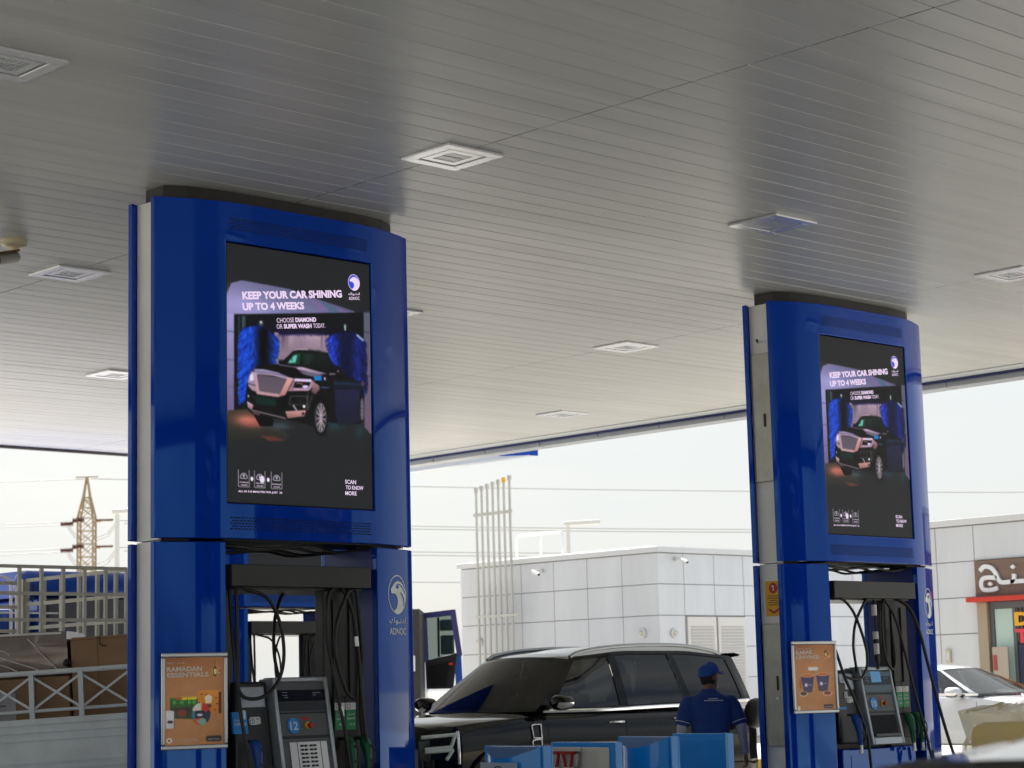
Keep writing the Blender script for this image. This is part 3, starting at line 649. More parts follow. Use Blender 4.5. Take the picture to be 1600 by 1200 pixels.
    if not lit:
        kp = con(-.17, .16, .985, 1.19, .006, 0).build('keypad_plate', m_steel, c0); ks = MB()
        for i in range(6):
            for j in range(4):
                x, z = -.075+j*.034+(.012 if j > 1 else 0), 1.165-i*.028; ks.box(x, x+.02, rake(z)-.014, rake(z)-.006, z-.008, z+.006)
        ks.build('keys', m_cap, kp)
        mb = MB()
        for x in (-.105, .10): q = con(x, x+.004, .985, 1.19, .0075, 0); mb.add(q.v, q.f)
        mb.build('plate_joint', m_slot, kp)
    else:
        con(-.205, .175, 1.03, 1.20, .003, 0).build('tray_opening', m_slot, c0)
        con(-.205, .175, 1.008, 1.028, .03, 0).build('tray', m_greyp, c0)
    # left hand unit
    lu = MB().hexa([(-.60, -.34, .95), (-.27, -.34, .95), (-.27, -.05, .95), (-.60, -.05, .95)], [(-.545, -.235, 1.62), (-.27, -.235, 1.62), (-.27, -.05, 1.62), (-.545, -.05, 1.62)]).build('side_unit', m_bar, t, bevel=.02, smooth=50)
    fy = lambda z: -.235-(1.62-z)*.157
    MB().hexa([(-.505, fy(1.44)-.006, 1.44), (-.30, fy(1.44)-.006, 1.44), (-.30, fy(1.44)+.02, 1.44), (-.505, fy(1.44)+.02, 1.44)], [(-.505, fy(1.585)-.006, 1.585), (-.30, fy(1.585)-.006, 1.585), (-.30, fy(1.585)+.02, 1.585), (-.505, fy(1.585)+.02, 1.585)]).build('grey_plate', m_silverp, lu, bevel=.006)
    fp = lambda u, v: (u, fy(v)-.012, v); fq = lambda u, v: (u, fy(v)-.0135, v)
    lb = MB().prism([(-.60, 1.262), (-.475, 1.262), (-.475, 1.412), (-.60, 1.412)], fp, lambda u, v: (u, fy(v)+.01, v)).build('grade_label', m_cyan, lu)
    mb = MB(); put_text(mb, 'Diesel', (-.585, 1.348), (-.535, 1.348), .016, fq, 0); put_text(mb, 'SUPER 98', (-.588, 1.318), (-.487, 1.318), .020, fq, .01); mb.build('label_text', m_wht, lb, recalc=False)
    ic = MB().prism([(-.455, 1.335), (-.445, 1.32), (-.415, 1.32), (-.37, 1.325), (-.36, 1.33), (-.36, 1.37), (-.37, 1.375), (-.44, 1.375), (-.455, 1.36)], fp, lambda u, v: (u, fy(v)+.01, v)).build('pay_label', m_wht, lu)
    mb = MB()
    for k in range(20):
        a0, a1 = k*.314, (k+1)*.314; mb.poly([fq(-.432+r_*math.cos(t_), 1.347+r_*math.sin(t_)) for r_, t_ in ((.019, a0), (.019, a1), (.015, a1), (.015, a0))])
    mb.poly([fq(-.437, 1.352), fq(-.43, 1.341), fq(-.418, 1.36), fq(-.421, 1.362), fq(-.43, 1.347), fq(-.434, 1.355)]); mb.poly([fq(-.40, 1.362), fq(-.37, 1.365), fq(-.37, 1.36), fq(-.40, 1.357)]); mb.poly([fq(-.39, 1.345), fq(-.38, 1.345), fq(-.385, 1.338)])
    mb.build('label_mark', m_black, ic, recalc=False)
    # holsters with the green grade labels
    for x, a2, b2 in ((.335, 'Special', '95'), (.435, 'Special', '91, 95')):
        h_ = MB().box(x-.05, x+.05, -.30, -.17, .98, 1.50).build('holster', m_black, t, bevel=.008)
        lb = MB().box(x-.044, x+.046, -.307, -.3005, 1.262, 1.402).build('grade_label', m_green, h_)
        top = MB().box(x-.044, x+.046, -.307, -.3005, 1.404, 1.455).build('pay_label', m_wht, h_)
        g = lambda u, v: (u, -.309, v); mb = MB()
        put_text(mb, '\uFEDD\uFEAD\uFEB2\uFE91', (x-.034, 1.365), (x+.036, 1.365), .022, g, 0); put_text(mb, a2, (x-.034, 1.33), (x+.036, 1.33), .022, g, .01); put_text(mb, b2, (x-.01, 1.29), (x+.034, 1.29), .018, g, .01); mb.build('label_text', m_wht, lb, recalc=False)
        mb = MB()
        for k in range(20):
            a0, a1 = k*.314, (k+1)*.314; mb.poly([g(x-.02+r_*math.cos(t_), 1.43+r_*math.sin(t_)) for r_, t_ in ((.018, a0), (.018, a1), (.014, a1), (.014, a0))])
        mb.build('label_mark', m_black, top, recalc=False)
    nozzle(t, m_bluen, -.50, -.40, 1.19); nozzle(t, m_greenn, .36, -.36, 1.18); nozzle(t, m_greenn, .52, -.34, 1.18)
    if lit: MB().box(-.60, -.475, -.30, -.16, .98, 1.5).build('holster', m_black, t, bevel=.008)
    # hoses: down from the gantry, a loop, back to the nozzles
    def hose(pts, r_=.0135): MB().tube(smoothpath(pts, 7), r_, 8).build('hose', m_rub, t, smooth=70)
    def sleeve(a, b): MB().cyl(a, b, .02, 10).build('hose_sleeve', m_edge, t, smooth=50)
    if not lit:
        hose([(-.60, -.30, 2.29), (-.52, -.36, 2.255), (-.38, -.40, 2.20), (-.27, -.40, 2.03), (-.235, -.40, 1.82), (-.27, -.40, 1.65), (-.38, -.40, 1.53), (-.52, -.40, 1.50), (-.60, -.38, 1.545), (-.62, -.36, 1.7), (-.61, -.30, 2.0), (-.6, -.26, 2.27)])
        hose([(-.57, -.30, 2.28), (-.59, -.34, 1.9), (-.61, -.38, 1.5), (-.59, -.46, 1.1), (-.55, -.48, .8), (-.52, -.47, .78), (-.50, -.468, .87)])
        hose([(.20, .15, 2.28), (.11, .1, 2.22), (.02, .05, 2.05), (-.02, .0, 1.8), (.03, -.02, 1.55), (.05, -.03, 1.3)])
        hose([(.27, -.32, 2.28), (.20, -.35, 2.2), (.18, -.36, 1.95), (.22, -.37, 1.7), (.26, -.38, 1.5), (.30, -.42, 1.2), (.34, -.44, .85), (.355, -.43, .86)])
        hose([(.45, -.32, 2.27), (.36, -.36, 2.22), (.25, -.38, 2.0), (.24, -.38, 1.8), (.33, -.38, 1.55), (.42, -.36, 1.48)])
        hose([(.36, -.32, 2.28), (.43, -.35, 2.1), (.47, -.36, 1.8), (.50, -.38, 1.3), (.53, -.42, .95), (.525, -.41, .86)])
        hose([(.50, -.30, 2.28), (.52, -.30, 2.15), (.55, -.30, 1.8), (.53, -.30, 1.4), (.55, -.34, 1.0), (.57, -.34, .7)])
        sleeve((.28, -.385, 1.43), (.285, -.39, 1.36)); sleeve((.45, -.355, 1.93), (.455, -.357, 1.86))
    else:
        hose([(-.60, -.30, 2.27), (-.50, -.34, 2.26), (-.36, -.36, 2.12), (-.24, -.37, 1.85), (-.22, -.37, 1.68), (-.30, -.37, 1.56), (-.42, -.37, 1.53), (-.55, -.36, 1.56)])
        hose([(-.10, -.30, 2.27), (-.2, -.34, 2.22), (-.33, -.34, 2.05), (-.38, -.34, 1.85), (-.36, -.34, 1.68), (-.33, -.33, 1.6)])
        hose([(-.62, -.32, 1.8), (-.58, -.38, 1.55), (-.53, -.44, 1.35), (-.45, -.48, 1.1), (-.42, -.49, .95), (-.40, -.5, .6)])
        hose([(.16, -.30, 2.27), (.08, -.34, 2.15), (.06, -.35, 1.9), (.10, -.35, 1.7), (.20, -.34, 1.62), (.26, -.33, 1.7), (.27, -.3, 2.0)])
        hose([(.18, -.30, 2.27), (.28, -.34, 2.1), (.36, -.38, 1.75), (.42, -.42, 1.4), (.50, -.47, 1.0), (.55, -.5, .7), (.57, -.48, .85)])
        hose([(.36, -.30, 2.28), (.47, -.36, 2.2), (.56, -.40, 2.0), (.62, -.46, 1.6), (.72, -.52, 1.1), (.82, -.56, .75)], .016)
        hose([(.02, -.30, 2.27), (.01, -.31, 2.0), (.02, -.31, 1.62)], .012)
        MB().tube([(.0, -.31, 2.22), (.0, -.31, 2.12)], .026, 10).tube([(.005, -.31, 1.97), (.01, -.31, 1.76)], .028, 10).build('breakaway_coupling', m_wht, t, smooth=40)
        MB().tube([(.005, -.311, 1.90), (.006, -.311, 1.86)], .030, 10).tube([(.008, -.311, 1.75), (.01, -.311, 1.68)], .03, 10).build('coupling_band', m_black, t, smooth=40)
        sleeve((.525, -.47, .92), (.53, -.475, .86))
    sleeve((-.565, -.36, 1.42), (-.57, -.37, 1.36))
    return t

# island kerbs
m_kerb = mat('kerb_concrete', (.30, .29, .27), rough=.8, var=.3, vscale=3, bump=.2, bscale=30)
m_kyel = mat('kerb_yellow_paint', (.55, .36, .03), rough=.6, var=.25, vscale=6)
def island(lab, x0, x1, yc):
    t = thing('pump_island', lab, 'kerbed island', ((x0+x1)/2, yc, 0), 0, 'low kerbed islands under the towers')
    hw, L_ = .62, (x1-x0)/2; n = 10
    pts = [(L_-hw+hw*math.sin(math.pi*k/n), -hw*math.cos(math.pi*k/n)) for k in range(n+1)]+[(-L_+hw-hw*math.sin(math.pi*k/n), hw*math.cos(math.pi*k/n)) for k in range(n+1)]
    MB().ext(pts, 0.004, .15).build('kerb', m_kerb, t, bevel=.02)
    return t
ROW1, ROW2 = 12.18, 21.35
island('raised island carrying the big left tower and the blue bins', 6.0, 19.6, ROW1)
island('raised island carrying the far tower behind the big one', 12.8, 19.0, ROW2)
tw = make_tower('big blue tower at left with a glowing car wash screen facing the camera')
tw.location = (9.10, ROW1, 0)
t2 = copy_tree(tw); t2.location = (15.83, ROW1, 0); t2['label'] = 'blue tower at right with metal service cover and warning sticker on its side'
t3 = copy_tree(tw); t3.location = (15.95, ROW2, 0); t3['label'] = 'distant blue tower glimpsed through the gap of the big left tower'
MB().box(-1.135, -1.106, -.125, .125, 3.35, 4.55).build('service_cover', mat('weathered_aluminium', (.40, .41, .38), rough=.35, metal=.6, var=.2, vscale=5), t2, bevel=.008)
q = MB().box(-1.14, -1.106, -.125, .10, .95, 2.05).build('service_cover', MATS['weathered_aluminium'], t2, bevel=.008)
MB().box(-1.15, -1.1405, -.06, -.045, 1.45, 1.58).build('handle', m_black, q); MB().cyl((-1.141, -.05, 1.38), (-1.15, -.05, 1.38), .018, 12).build('lock', m_chrome, q, smooth=40)
MB().box(-1.145, -1.1355, -.04, -.02, 3.86, 3.98).build('handle', m_black, t2)
MB().tube([(-1.10, .05, 4.66), (-1.16, .0, 4.655), (-1.20, -.03, 4.66)], .007, 8).tube([(-1.2, -.03, 4.66), (-1.215, -.04, 4.66)], .012, 8).build('cable_stub', m_rub, t2, smooth=60)
for k_, lab_ in ((9.10, 'blue tower on the nearer island, seen only as a reflection in the big left tower'), (15.83, 'blue tower on the nearer island, seen only as a reflection in the right tower')):
    t_ = copy_tree(tw); t_.location = (k_, 3.0, 0); t_['label'] = lab_
st = thing('warning_sticker', 'yellow and red warning sticker high on the side of the right tower', 'sticker', (15.83-1.107, ROW1-.02, 2.28), 0)
MB().box(-.002, 0, -.095, .095, -.16, .16).build('sheet', m_yel, st)
mb = MB(); fs_ = lambda u, v: (-.0035, -u, v)
mb.poly([fs_(.05*math.cos(k*.35)-.0, .095+.05*math.sin(k*.35)) for k in range(18)])
mb.poly([fs_(-.06, -.085), fs_(-.06, -.105), fs_(0, -.14), fs_(.06, -.105), fs_(.06, -.085), fs_(0, -.118)])
mb.build('warning_symbol', m_red, st, recalc=False)
mb = MB(); fs2 = lambda u, v: (-.0045, -u, v)
mb.poly([fs2(-.006, .07), fs2(.006, .07), fs2(.006, .12), fs2(-.02, .12), fs2(-.02, .112), fs2(-.006, .11)]); mb.build('hand_mark', m_wht, st, recalc=False)
mb = MB()
for k, (a_, wd) in enumerate(((.02, .06), (0, .07), (-.02, .05), (-.04, .065), (-.06, .055))): mb.poly([fs_(-wd, a_), fs_(wd, a_), fs_(wd, a_+.007), fs_(-wd, a_+.007)])
mb.build('small_print', m_black, st, recalc=False)

d12 = make_dispenser('fuel pump 12 with grey keypad inside the big left tower', '12', False); d12.location = (9.10, ROW1, 0)
d10 = make_dispenser('fuel pump 10 with blue lit display inside the right tower', '10', True); d10.location = (15.83, ROW1, 0)
d3 = copy_tree(d12); d3.location = (15.95, ROW2, 0); d3['label'] = 'far fuel pump and hoses seen through the opening of the left tower'
for c in list(d3.children_recursive):
    if c.name.startswith('number'): bpy.data.objects.remove(c)

# ------------------------------------------------------------------ posters in snap frames
def poster(name, lab, x, y, z, wd, ht, canvas, texts, rz=0):
    t = thing(name, lab, 'poster', (x, y, z), rz, 'framed posters on the blue towers')
    mb = MB(); b = .032
    mb.box(0, wd, -.018, 0, 0, b).box(0, wd, -.018, 0, ht-b, ht).box(0, b, -.018, 0, b+.0005, ht-b-.0005).box(wd-b, wd, -.018, 0, b+.0005, ht-b-.0005)
    mb.build('frame', m_edge, t, bevel=.008, segs=3, smooth=50)
    MB().box(b*.5, wd-b*.5, -.006, -.001, b*.5, ht-b*.5).build('backing', m_wht, t)
    canvas.sheet('print', paintmat('poster_ink', False, .22), t, lambda u, v: (b*.8+(wd-1.6*b)*u, -.0075, ht-b*.8-(ht-1.6*b)*v), 1.75)
    mb = MB(); f = lambda u, v: (u, -.009, ht+v)
    for tx, a_, b2, h_, bo in texts: put_text(mb, tx, a_, b2, h_, f, bo)
    mb.build('lettering', mat('poster_white_ink', (.88, .82, .74), rough=.4), t, recalc=False)
    t.scale = (.88, 1, 1)
    return t
def wall(c, seed=0):
    c.poly([(0, 0), (1, 0), (1, 1), (0, 1)], (.66, .42, .23), (.74, .50, .30)); c.glow(.45, .4, .5, .35, (.78, .54, .34), .7); c.glow(.05, .02, .5, .15, (.50, .28, .14), .6); c.glow(.95, .95, .3, .15, (.58, .36, .2), .5)
    for _ in range(160): x, y = RNG.random(2); c.glow(x, y, .02+.05*RNG.random(), .01+.03*RNG.random(), (.80, .56, .36) if RNG.random() > .5 else (.58, .36, .19), .10)
c1 = Canvas(96, 128, (.6, .4, .2)); wall(c1)
def P1(x, y): return ((x-.026)/(.549-.052), (-y-.02)/(.655-.04))
def pp(c, pts, *a, **k): c.poly([P1(*p) for p in pts], *a, **k)
c1.glow(*P1(.45, -.125), .05, .05, (.95, .80, .50), .8); pp(c1, [(.43, -.10), (.445, -.085), (.46, -.10), (.46, -.15), (.445, -.165), (.43, -.15)], (.28, .18, .08)); pp(c1, [(.436, -.11), (.455, -.11), (.455, -.145), (.436, -.145)], (.98, .88, .6)); pp(c1, [(.475, -.12), (.49, -.12), (.49, -.15), (.475, -.15)], (.3, .2, .1)); pp(c1, [(.478, -.128), (.487, -.128), (.487, -.145), (.478, -.145)], (.95, .8, .5)); c1.line(P1(.445, -.05), P1(.445, -.09), .008, (.3, .2, .1))
pp(c1, [(.304, -.262), (.475, -.265), (.474, -.417), (.303, -.408)], (.88, .55, .15), (.80, .46, .12)); pp(c1, [(.475, -.265), (.498, -.27), (.497, -.417), (.474, -.417)], (.25, .10, .05)); pp(c1, [(.304, -.262), (.33, -.256), (.498, -.262), (.475, -.268)], (.92, .62, .22))
for x, y in ((.33, -.28), (.45, -.31), (.46, -.35), (.31, -.34), (.44, -.39), (.37, -.285)): pp(c1, [(x-.01, y), (x+.012, y+.004), (x+.004, y-.01)], (.35, .16, .06))
pp(c1, [(.36, -.30), (.39, -.285), (.42, -.30), (.415, -.345), (.365, -.345)], (.93, .85, .75)); c1.ell(*P1(.39, -.365), .05, .022, (.32, .14, .07))
pp(c1, [(.072, -.305), (.298, -.301), (.295, -.37), (.072, -.37)], (.10, .45, .12), (.07, .36, .10)); pp(c1, [(.17, -.30), (.298, -.299), (.298, -.318), (.17, -.32)], (.90, .80, .12)); pp(c1, [(.13, -.302), (.18, -.301), (.16, -.318), (.12, -.318)], (.75, .3, .12))
pp(c1, [(.072, -.37), (.295, -.37), (.292, -.452), (.10, -.446)], (.20, .16, .12), (.14, .28, .12)); c1.ell(*P1(.17, -.41), .08, .04, (.50, .20, .14)); c1.ell(*P1(.26, -.40), .03, .035, (.08, .25, .1))
for x in (.11, .17, .23, .27): c1.ell(*P1(x, -.337), .03, .022, (.28, .62, .24))
for dx in (.0, .135, .215): c1.line(P1(.08+dx, -.305), P1(.08+dx, -.45), .012, (.05, .16, .06))
for k, (cc, a0) in enumerate((((.75, .16, .10), 20), ((.86, .84, .80), 100), ((.16, .44, .50), 170), ((.80, .30, .16), 220), ((.45, .62, .50), 270), ((.12, .12, .26), 320))):
    q_ = [P1(.328, -.42)]+[P1(.328+.078*math.cos(R(a0+s_)), -.42+.078*math.sin(R(a0+s_))) for s_ in range(-10, 62, 10)]; c1.poly(q_, cc)
c1.poly([P1(*p) for p in ((.28, -.395), (.355, -.395), (.36, -.445), (.28, -.45))], (.05, .06, .16)); c1.ell(*P1(.318, -.425), .05, .015, (.8, .8, .85)); pp(c1, [(.29, -.46), (.37, -.455), (.36, -.49), (.31, -.485)], (.50, .66, .60))
pp(c1, [(.04, -.391), (.103, -.393), (.103, -.514), (.04, -.512)], (.90, .89, .90), (.80, .79, .82)); c1.ell(*P1(.075, -.468), .05, .018, (.22, .12, .08)); pp(c1, [(.103, -.393), (.112, -.4), (.112, -.51), (.103, -.514)], (.5, .4, .35))
pp(c1, [(.375, -.571), (.49, -.571), (.497, -.58), (.497, -.602), (.49, -.609), (.375, -.609), (.368, -.60), (.368, -.58)], (.10, .07, .16)); c1.ell(*P1(.066, -.596), .045, .03, (.95, .90, .84)); c1.ell(*P1(.066, -.596), .025, .017, (.7, .45, .28)); c1.line(P1(.163, -.578), P1(.163, -.612), .006, (.9, .8, .7))
T1 = [('ENJOY YOUR', (.046, -.078), (.194, -.077), .013, .0), ('RAMADAN', (.048, -.128), (.336, -.125), .032, .028), ('ESSENTIALS', (.048, -.168), (.392, -.164), .032, .028),
      ('THE FUEL', (.09, -.590), (.148, -.590), .009, .0), ('STATION', (.09, -.605), (.148, -.605), .010, .0), ('Available now at', (.178, -.583), (.275, -.583), .008, 0), ('EVERY STORE', (.178, -.597), (.297, -.597), .011, .01), ('this season', (.178, -.610), (.25, -.610), .008, 0), ('SHOP NOW', (.385, -.595), (.482, -.595), .011, .0)]
poster('advert_poster', 'orange Ramadan Essentials poster in silver frame on the left tower', 7.955, ROW1-.222, 1.17, .549, .655, c1, T1, R(-13))
c2 = Canvas(96, 110, (.6, .4, .2)); wall(c2)
def P2(x, y): return ((x-.026)/(.585-.052), (-y-.02)/(.65-.04))
def p2(pts, *a, **k): c2.poly([P2(*p) for p in pts], *a, **k)
for cxp, ty, by, w0, w1 in ((.193, -.31, -.457, .087, .055), (.391, -.30, -.447, .088, .061)):
    p2([(cxp-w0, ty), (cxp+w0, ty), (cxp+w1, by), (cxp-w1, by)], (.20, .19, .40), (.27, .24, .38)); c2.ell(*P2(cxp, ty), w0/.53, .026, (.88, .70, .55)); c2.ell(*P2(cxp, ty), w0/.53*.9, .02, (.78, .40, .22)); c2.ell(*P2(cxp, by), w1/.53, .012, (.25, .22, .36)); c2.ell(*P2(cxp-.02, ty-.085), .035, .027, (.85, .85, .95)); c2.line(P2(cxp+.01, ty-.085), P2(cxp+.05, ty-.085), .012, (.6, .6, .75))
c2.ell(*P2(.135, -.475), .10, .04, (.85, .74, .64)); c2.ell(*P2(.135, -.472), .08, .03, (.28, .2, .18)); c2.ell(*P2(.446, -.475), .12, .04, (.85, .66, .55)); c2.ell(*P2(.446, -.472), .09, .028, (.50, .22, .14)); c2.ell(*P2(.10, -.38), .03, .08, (.66, .36, .14))
p2([(.216, -.232), (.33, -.232), (.338, -.247), (.33, -.262), (.216, -.262), (.208, -.247)], (.88, .88, .92)); p2([(.395, -.575), (.505, -.575), (.51, -.59), (.505, -.612), (.395, -.612), (.388, -.59)], (.18, .15, .22)); c2.ell(*P2(.07, -.605), .035, .035, (.9, .85, .82))
c2.glow(*P2(.44, -.12), .05, .05, (.95, .75, .4), .7); p2([(.42, -.09), (.45, -.07), (.48, -.12), (.45, -.145), (.42, -.14)], (.40, .24, .10)); c2.ell(*P2(.445, -.12), .025, .03, (.95, .80, .5)); c2.ell(*P2(.485, -.135), .02, .02, (.9, .7, .4))
T2 = [('ENJOY YOUR', (.06, -.078), (.26, -.076), .013, .0), ('KARAK', (.057, -.121), (.275, -.116), .035, .028), ('CRAVINGS', (.055, -.162), (.358, -.160), .035, .028), ('Now for', (.23, -.242), (.29, -.242), .008, 0),
      ('STATION', (.10, -.605), (.15, -.605), .010, 0), ('Available now at', (.19, -.595), (.29, -.595), .008, 0), ('SHOP NOW', (.405, -.598), (.495, -.598), .011, 0)]
poster('advert_poster', 'orange Karak Cravings poster with two blue cups on the right tower', 14.685, ROW1-.222, 1.235, .585, .65, c2, T2, R(-13))
# ------------------------------------------------------------------ ground
m_pave = mat('forecourt_concrete', (.46, .43, .37), rough=.85, col2=(.38, .355, .31), vscale=.35, bump=.12, bscale=8)
m_sand = mat('sandy_ground', (.40, .33, .24), rough=.95, col2=(.31, .26, .19), vscale=.06, bump=.2, bscale=2)
m_slab = mat('canopy_slab_concrete', (.56, .55, .52), rough=.6, col2=(.46, .45, .43), vscale=.6, bump=.1, bscale=12)  # concrete under the canopy, tone lightened to bounce light up to the ceiling
struct(MB().poly([(-1500, -1500, -.02), (1500, -1500, -.02), (1500, 1500, -.02), (-1500, 1500, -.02)]).build('ground', m_sand))
struct(MB().box(-30, 70, -40, 75, -.3, -.008).build('forecourt_paving', m_pave))
struct(MB().box(-8, 20.4, -12, 25.8, -.2, .002).build('forecourt_slab', m_slab))
struct(MB().box(20.6, 27.58, -38, 26, -.006, .001).build('road', mat('light_asphalt', (.34, .32, .28), rough=.85, var=.3, vscale=1.2, bump=.15, bscale=40)))
pv = MB().ext([(27.6, 5), (60, 5), (60, 60), (33.0, 60), (33.0, 31.6), (27.6, 31.6)], -.1, .24).build('raised_pavement', m_pave, bevel=.03); struct(pv)
kb = MB(); kb2 = MB(); y = 6.0; i = 0
while y < 31: (kb if i % 2 else kb2).box(27.50, 27.598, y, y+.98, -.006, .235); y += 1; i += 1
q = thing('painted_kerb', 'yellow and black kerb edging the pavement near the white saloon', 'kerb', (0, 0, 0))
kb.build('yellow_blocks', m_kyel, q, bevel=.01); kb2.build('black_blocks', mat('kerb_black_paint', (.03, .03, .03), rough=.6), q, bevel=.01)

# ------------------------------------------------------------------ station building
m_clad = mat('white_cladding', (.61, .63, .66), rough=.35, var=.10, vscale=1.3, stretch=(1, 1, .18), rvar=.08)
m_joint = mat('cladding_joint', (.27, .27, .28), rough=.7)
m_cop = mat('coping_metal', (.60, .61, .62), rough=.35)
ZR = [4.56, 3.84, 3.115, 2.39, 1.66, .94, .24]
def panels(mb, o, d, n, us, skip=None, th=.03):
    """cladding panels with open joints on a wall line from point o along d, facing n"""
    o, d, n = Vector(o), Vector(d), Vector(n)
    for i in range(len(us)-1):
        for j in range(len(ZR)-1):
            if skip and skip((us[i]+us[i+1])/2, (ZR[j]+ZR[j+1])/2): continue
            a, b, z1, z0 = us[i]+.008, us[i+1]-.008, ZR[j]-.008, ZR[j+1]+.008
            p = [o+d*a, o+d*b, o+d*b+n*th, o+d*a+n*th]
            mb.hexa([(*q_.xy, z0) for q_ in p], [(*q_.xy, z1) for q_ in p])
bA = thing('station_building', 'long white panel clad building with roof cameras behind the black car', 'building', (0, 0, 0))
MB().box(35.38, 52, 32.66, 39.47, .2, 4.6).build('wall', m_joint, bA)
mb = MB(); panels(mb, (35.38, 32.63, 0), (0, 1, 0), (-1, 0, 0), [.0, 1.15, 2.3, 3.45, 4.6, 5.75, 6.85])
panels(mb, (35.35, 32.66, 0), (1, 0, 0), (0, -1, 0), [.0, .90]+[.90+1.07*k for k in range(1, 15)], lambda u, z: .9 < u < 3.05 and z < 3.11)
mb.build('cladding', m_clad, bA, bevel=.006)
MB().box(35.28, 52.1, 32.56, 39.55, 4.572, 4.70).box(35.5, 51.8, 32.8, 39.3, 4.702, 4.74).build('coping', m_cop, bA, bevel=.01)
for k, x in enumerate((36.28, 37.36)):
    dr = MB().box(x+.02, x+1.03, 32.60, 32.66, .24, 3.08).build('louvre_door', mat('louvre_frame', (.62, .60, .58), rough=.4), bA)
    mb = MB()
    for j in range(34):
        z = .45+j*.072; mb.hexa([(x+.12, 32.575, z), (x+.93, 32.575, z), (x+.93, 32.599, z+.03), (x+.12, 32.599, z+.03)], [(x+.12, 32.58, z+.012), (x+.93, 32.58, z+.012), (x+.93, 32.599, z+.045), (x+.12, 32.599, z+.045)])
    mb.build('slats', mat('louvre_slats', (.50, .49, .48), rough=.4), dr)
def bulkhead(lab, x, y, z, ax):
    t = thing('wall_light', lab, 'wall light', (x, y, z), 0, 'round bulkhead lights on the white building')
    t.scale = (.72, .72, .72)
    MB().lathe([(.0, 0), (.15, 0), (.15, -.05), (.11, -.07), (0, -.07)], ax=ax, n=24).build('rim', m_cop, t, smooth=40)
    q = MB().lathe([(.10, -.065), (.09, -.11), (.05, -.13), (0, -.135)], ax=ax, n=20).build('glass', mat('bulkhead_glass', (.55, .52, .42), rough=.2), t, smooth=60)
def wall_py(x, y, Yp=None, Xp=None): return None
bulkhead('round wall light at the far left of the white building', 35.34, 38.78, 2.69, 'x')
bulkhead('round wall light just left of the building corner', 35.34, 33.15, 2.72, 'x')
bulkhead('round wall light just right of the building corner', 35.82, 32.62, 2.70, 'y')
bulkhead('round wall light right of the louvred doors', 38.95, 32.62, 2.62, 'y')
def wcam(lab, x, y, z, dx, dy):
    t = thing('wall_camera', lab, 'camera', (x, y, z), 0, 'white security cameras under the roof edge'); t.scale = (.7, .7, .7)
    MB().box(-.05, .05, -.05, .05, -.06, .06).build('mount', m_cop, t, bevel=.01)
    MB().tube([(dx*.05, dy*.05, 0), (dx*.2-.05, dy*.2, .0), (dx*.3-.1, dy*.3-.05, -.06)], .03, 8).build('arm', m_wht, t, smooth=60)
    a = Vector((dx*.3-.1, dy*.3-.05, -.05)); b = a+Vector((-.05, -.28, -.10)); MB().tube([a+(a-b)*.3, b], .06, 12).build('body', m_wht, t, smooth=50); MB().tube([b, b+(b-a)*.03], .045, 12).build('lens', m_black, t)
wcam('small white camera under the roof edge near the vent pipes', 35.30, 36.45, 4.35, -1, 0)
wcam('white camera on the wall right of the building corner', 35.95, 32.58, 4.42, 0, -1)
rl = thing('roof_rail', 'small white hooped rail on the roof beside the vent pipes', 'rail', (37, 38.2, 4.74))
MB().tube([(0, .9, 0), (0, .9, .62), (0, .82, .7), (0, -.72, .7), (0, -.8, .62), (0, -.8, 0)], .03, 8).tube([(0, 0, 0), (0, 0, .7)], .03, 8).build('tube', m_wht, rl, smooth=60)

vp = thing('vent_pipes', 'row of seven tall grey vent pipes standing before the white building', 'vent pipes', (35.0, 37.8, 0))
m_pipe = mat('galvanised_pipe', (.50, .50, .46), rough=.5, metal=.1, var=.1, vscale=2)  # base colour lightened, distance glare is put into the paint
for k in range(7):
    y = .63-k*.205; z = 6.45+k*.035
    q = MB().cyl((0, y, -.0), (0, y, z), .034, 10).build('pipe', m_pipe, vp, smooth=50)
    MB().cyl((0, y, z-.02), (0, y, z+.10), .055, 10).build('cap', m_pipe if k != 5 else m_yel, q, smooth=40)
MB().box(-.05, -.036, -.72, .70, 5.82, 5.90).build('clamp_bar', m_pipe, vp)
MB().box(-.05, -.036, -.85, .70, 3.28, 3.34).build('clamp_bar', m_pipe, vp)

bB = thing('restaurant_block', 'bluish white clad block with a brown shop sign and red awning bar', 'building', (0, 0, 0))
MB().box(35.43, 50, 12, 25.05, .2, 4.6).build('wall', m_joint, bB)
mb = MB(); panels(mb, (35.43, 25.85, 0), (0, -1, 0), (-1, 0, 0), [.0, .94]+[1.86, 3.2, 4.5, 5.8, 7.1, 8.4, 9.7, 11, 12.3], lambda u, z: u > 1.86 and z < 3.84)
panels(mb, (35.4, 25.85, 0), (1, 0, 0), (0, 1, 0), [.0]+[1.07*k for k in range(1, 12)])
mb.build('cladding', m_clad, bB, bevel=.006)
MB().box(35.46, 50, 25.0, 25.82, .25, 4.55).build('wall', m_joint, bB)
MB().box(35.30, 50.1, 11.9, 25.92, 4.572, 4.70).build('coping', m_cop, bB, bevel=.01)
m_wood = mat('brown_wood_fascia', (.20, .13, .10), rough=.5, col2=(.15, .095, .075), vscale=4, stretch=(1, .25, 3))
sgn = MB().box(35.34, 35.42, 12, 23.96, 3.10, 3.83).build('sign_board', m_wood, bB)
mb = MB()
def raised_text(mb, txt, a, b, h, fn, th, bold):
    vs, fs = text_geo(txt, bold); xs = [v[0] for v in vs]; ys = [v[1] for v in vs]; x0, x1, y0, y1 = min(xs), max(xs), min(ys), max(ys)
    for dep in (0, th/2, th): mb.add([fn(a[0]+(x-x0)/(x1-x0)*(b[0]-a[0]), a[1]+(y-y0)/(y1-y0)*h, dep) for x, y in vs], fs)
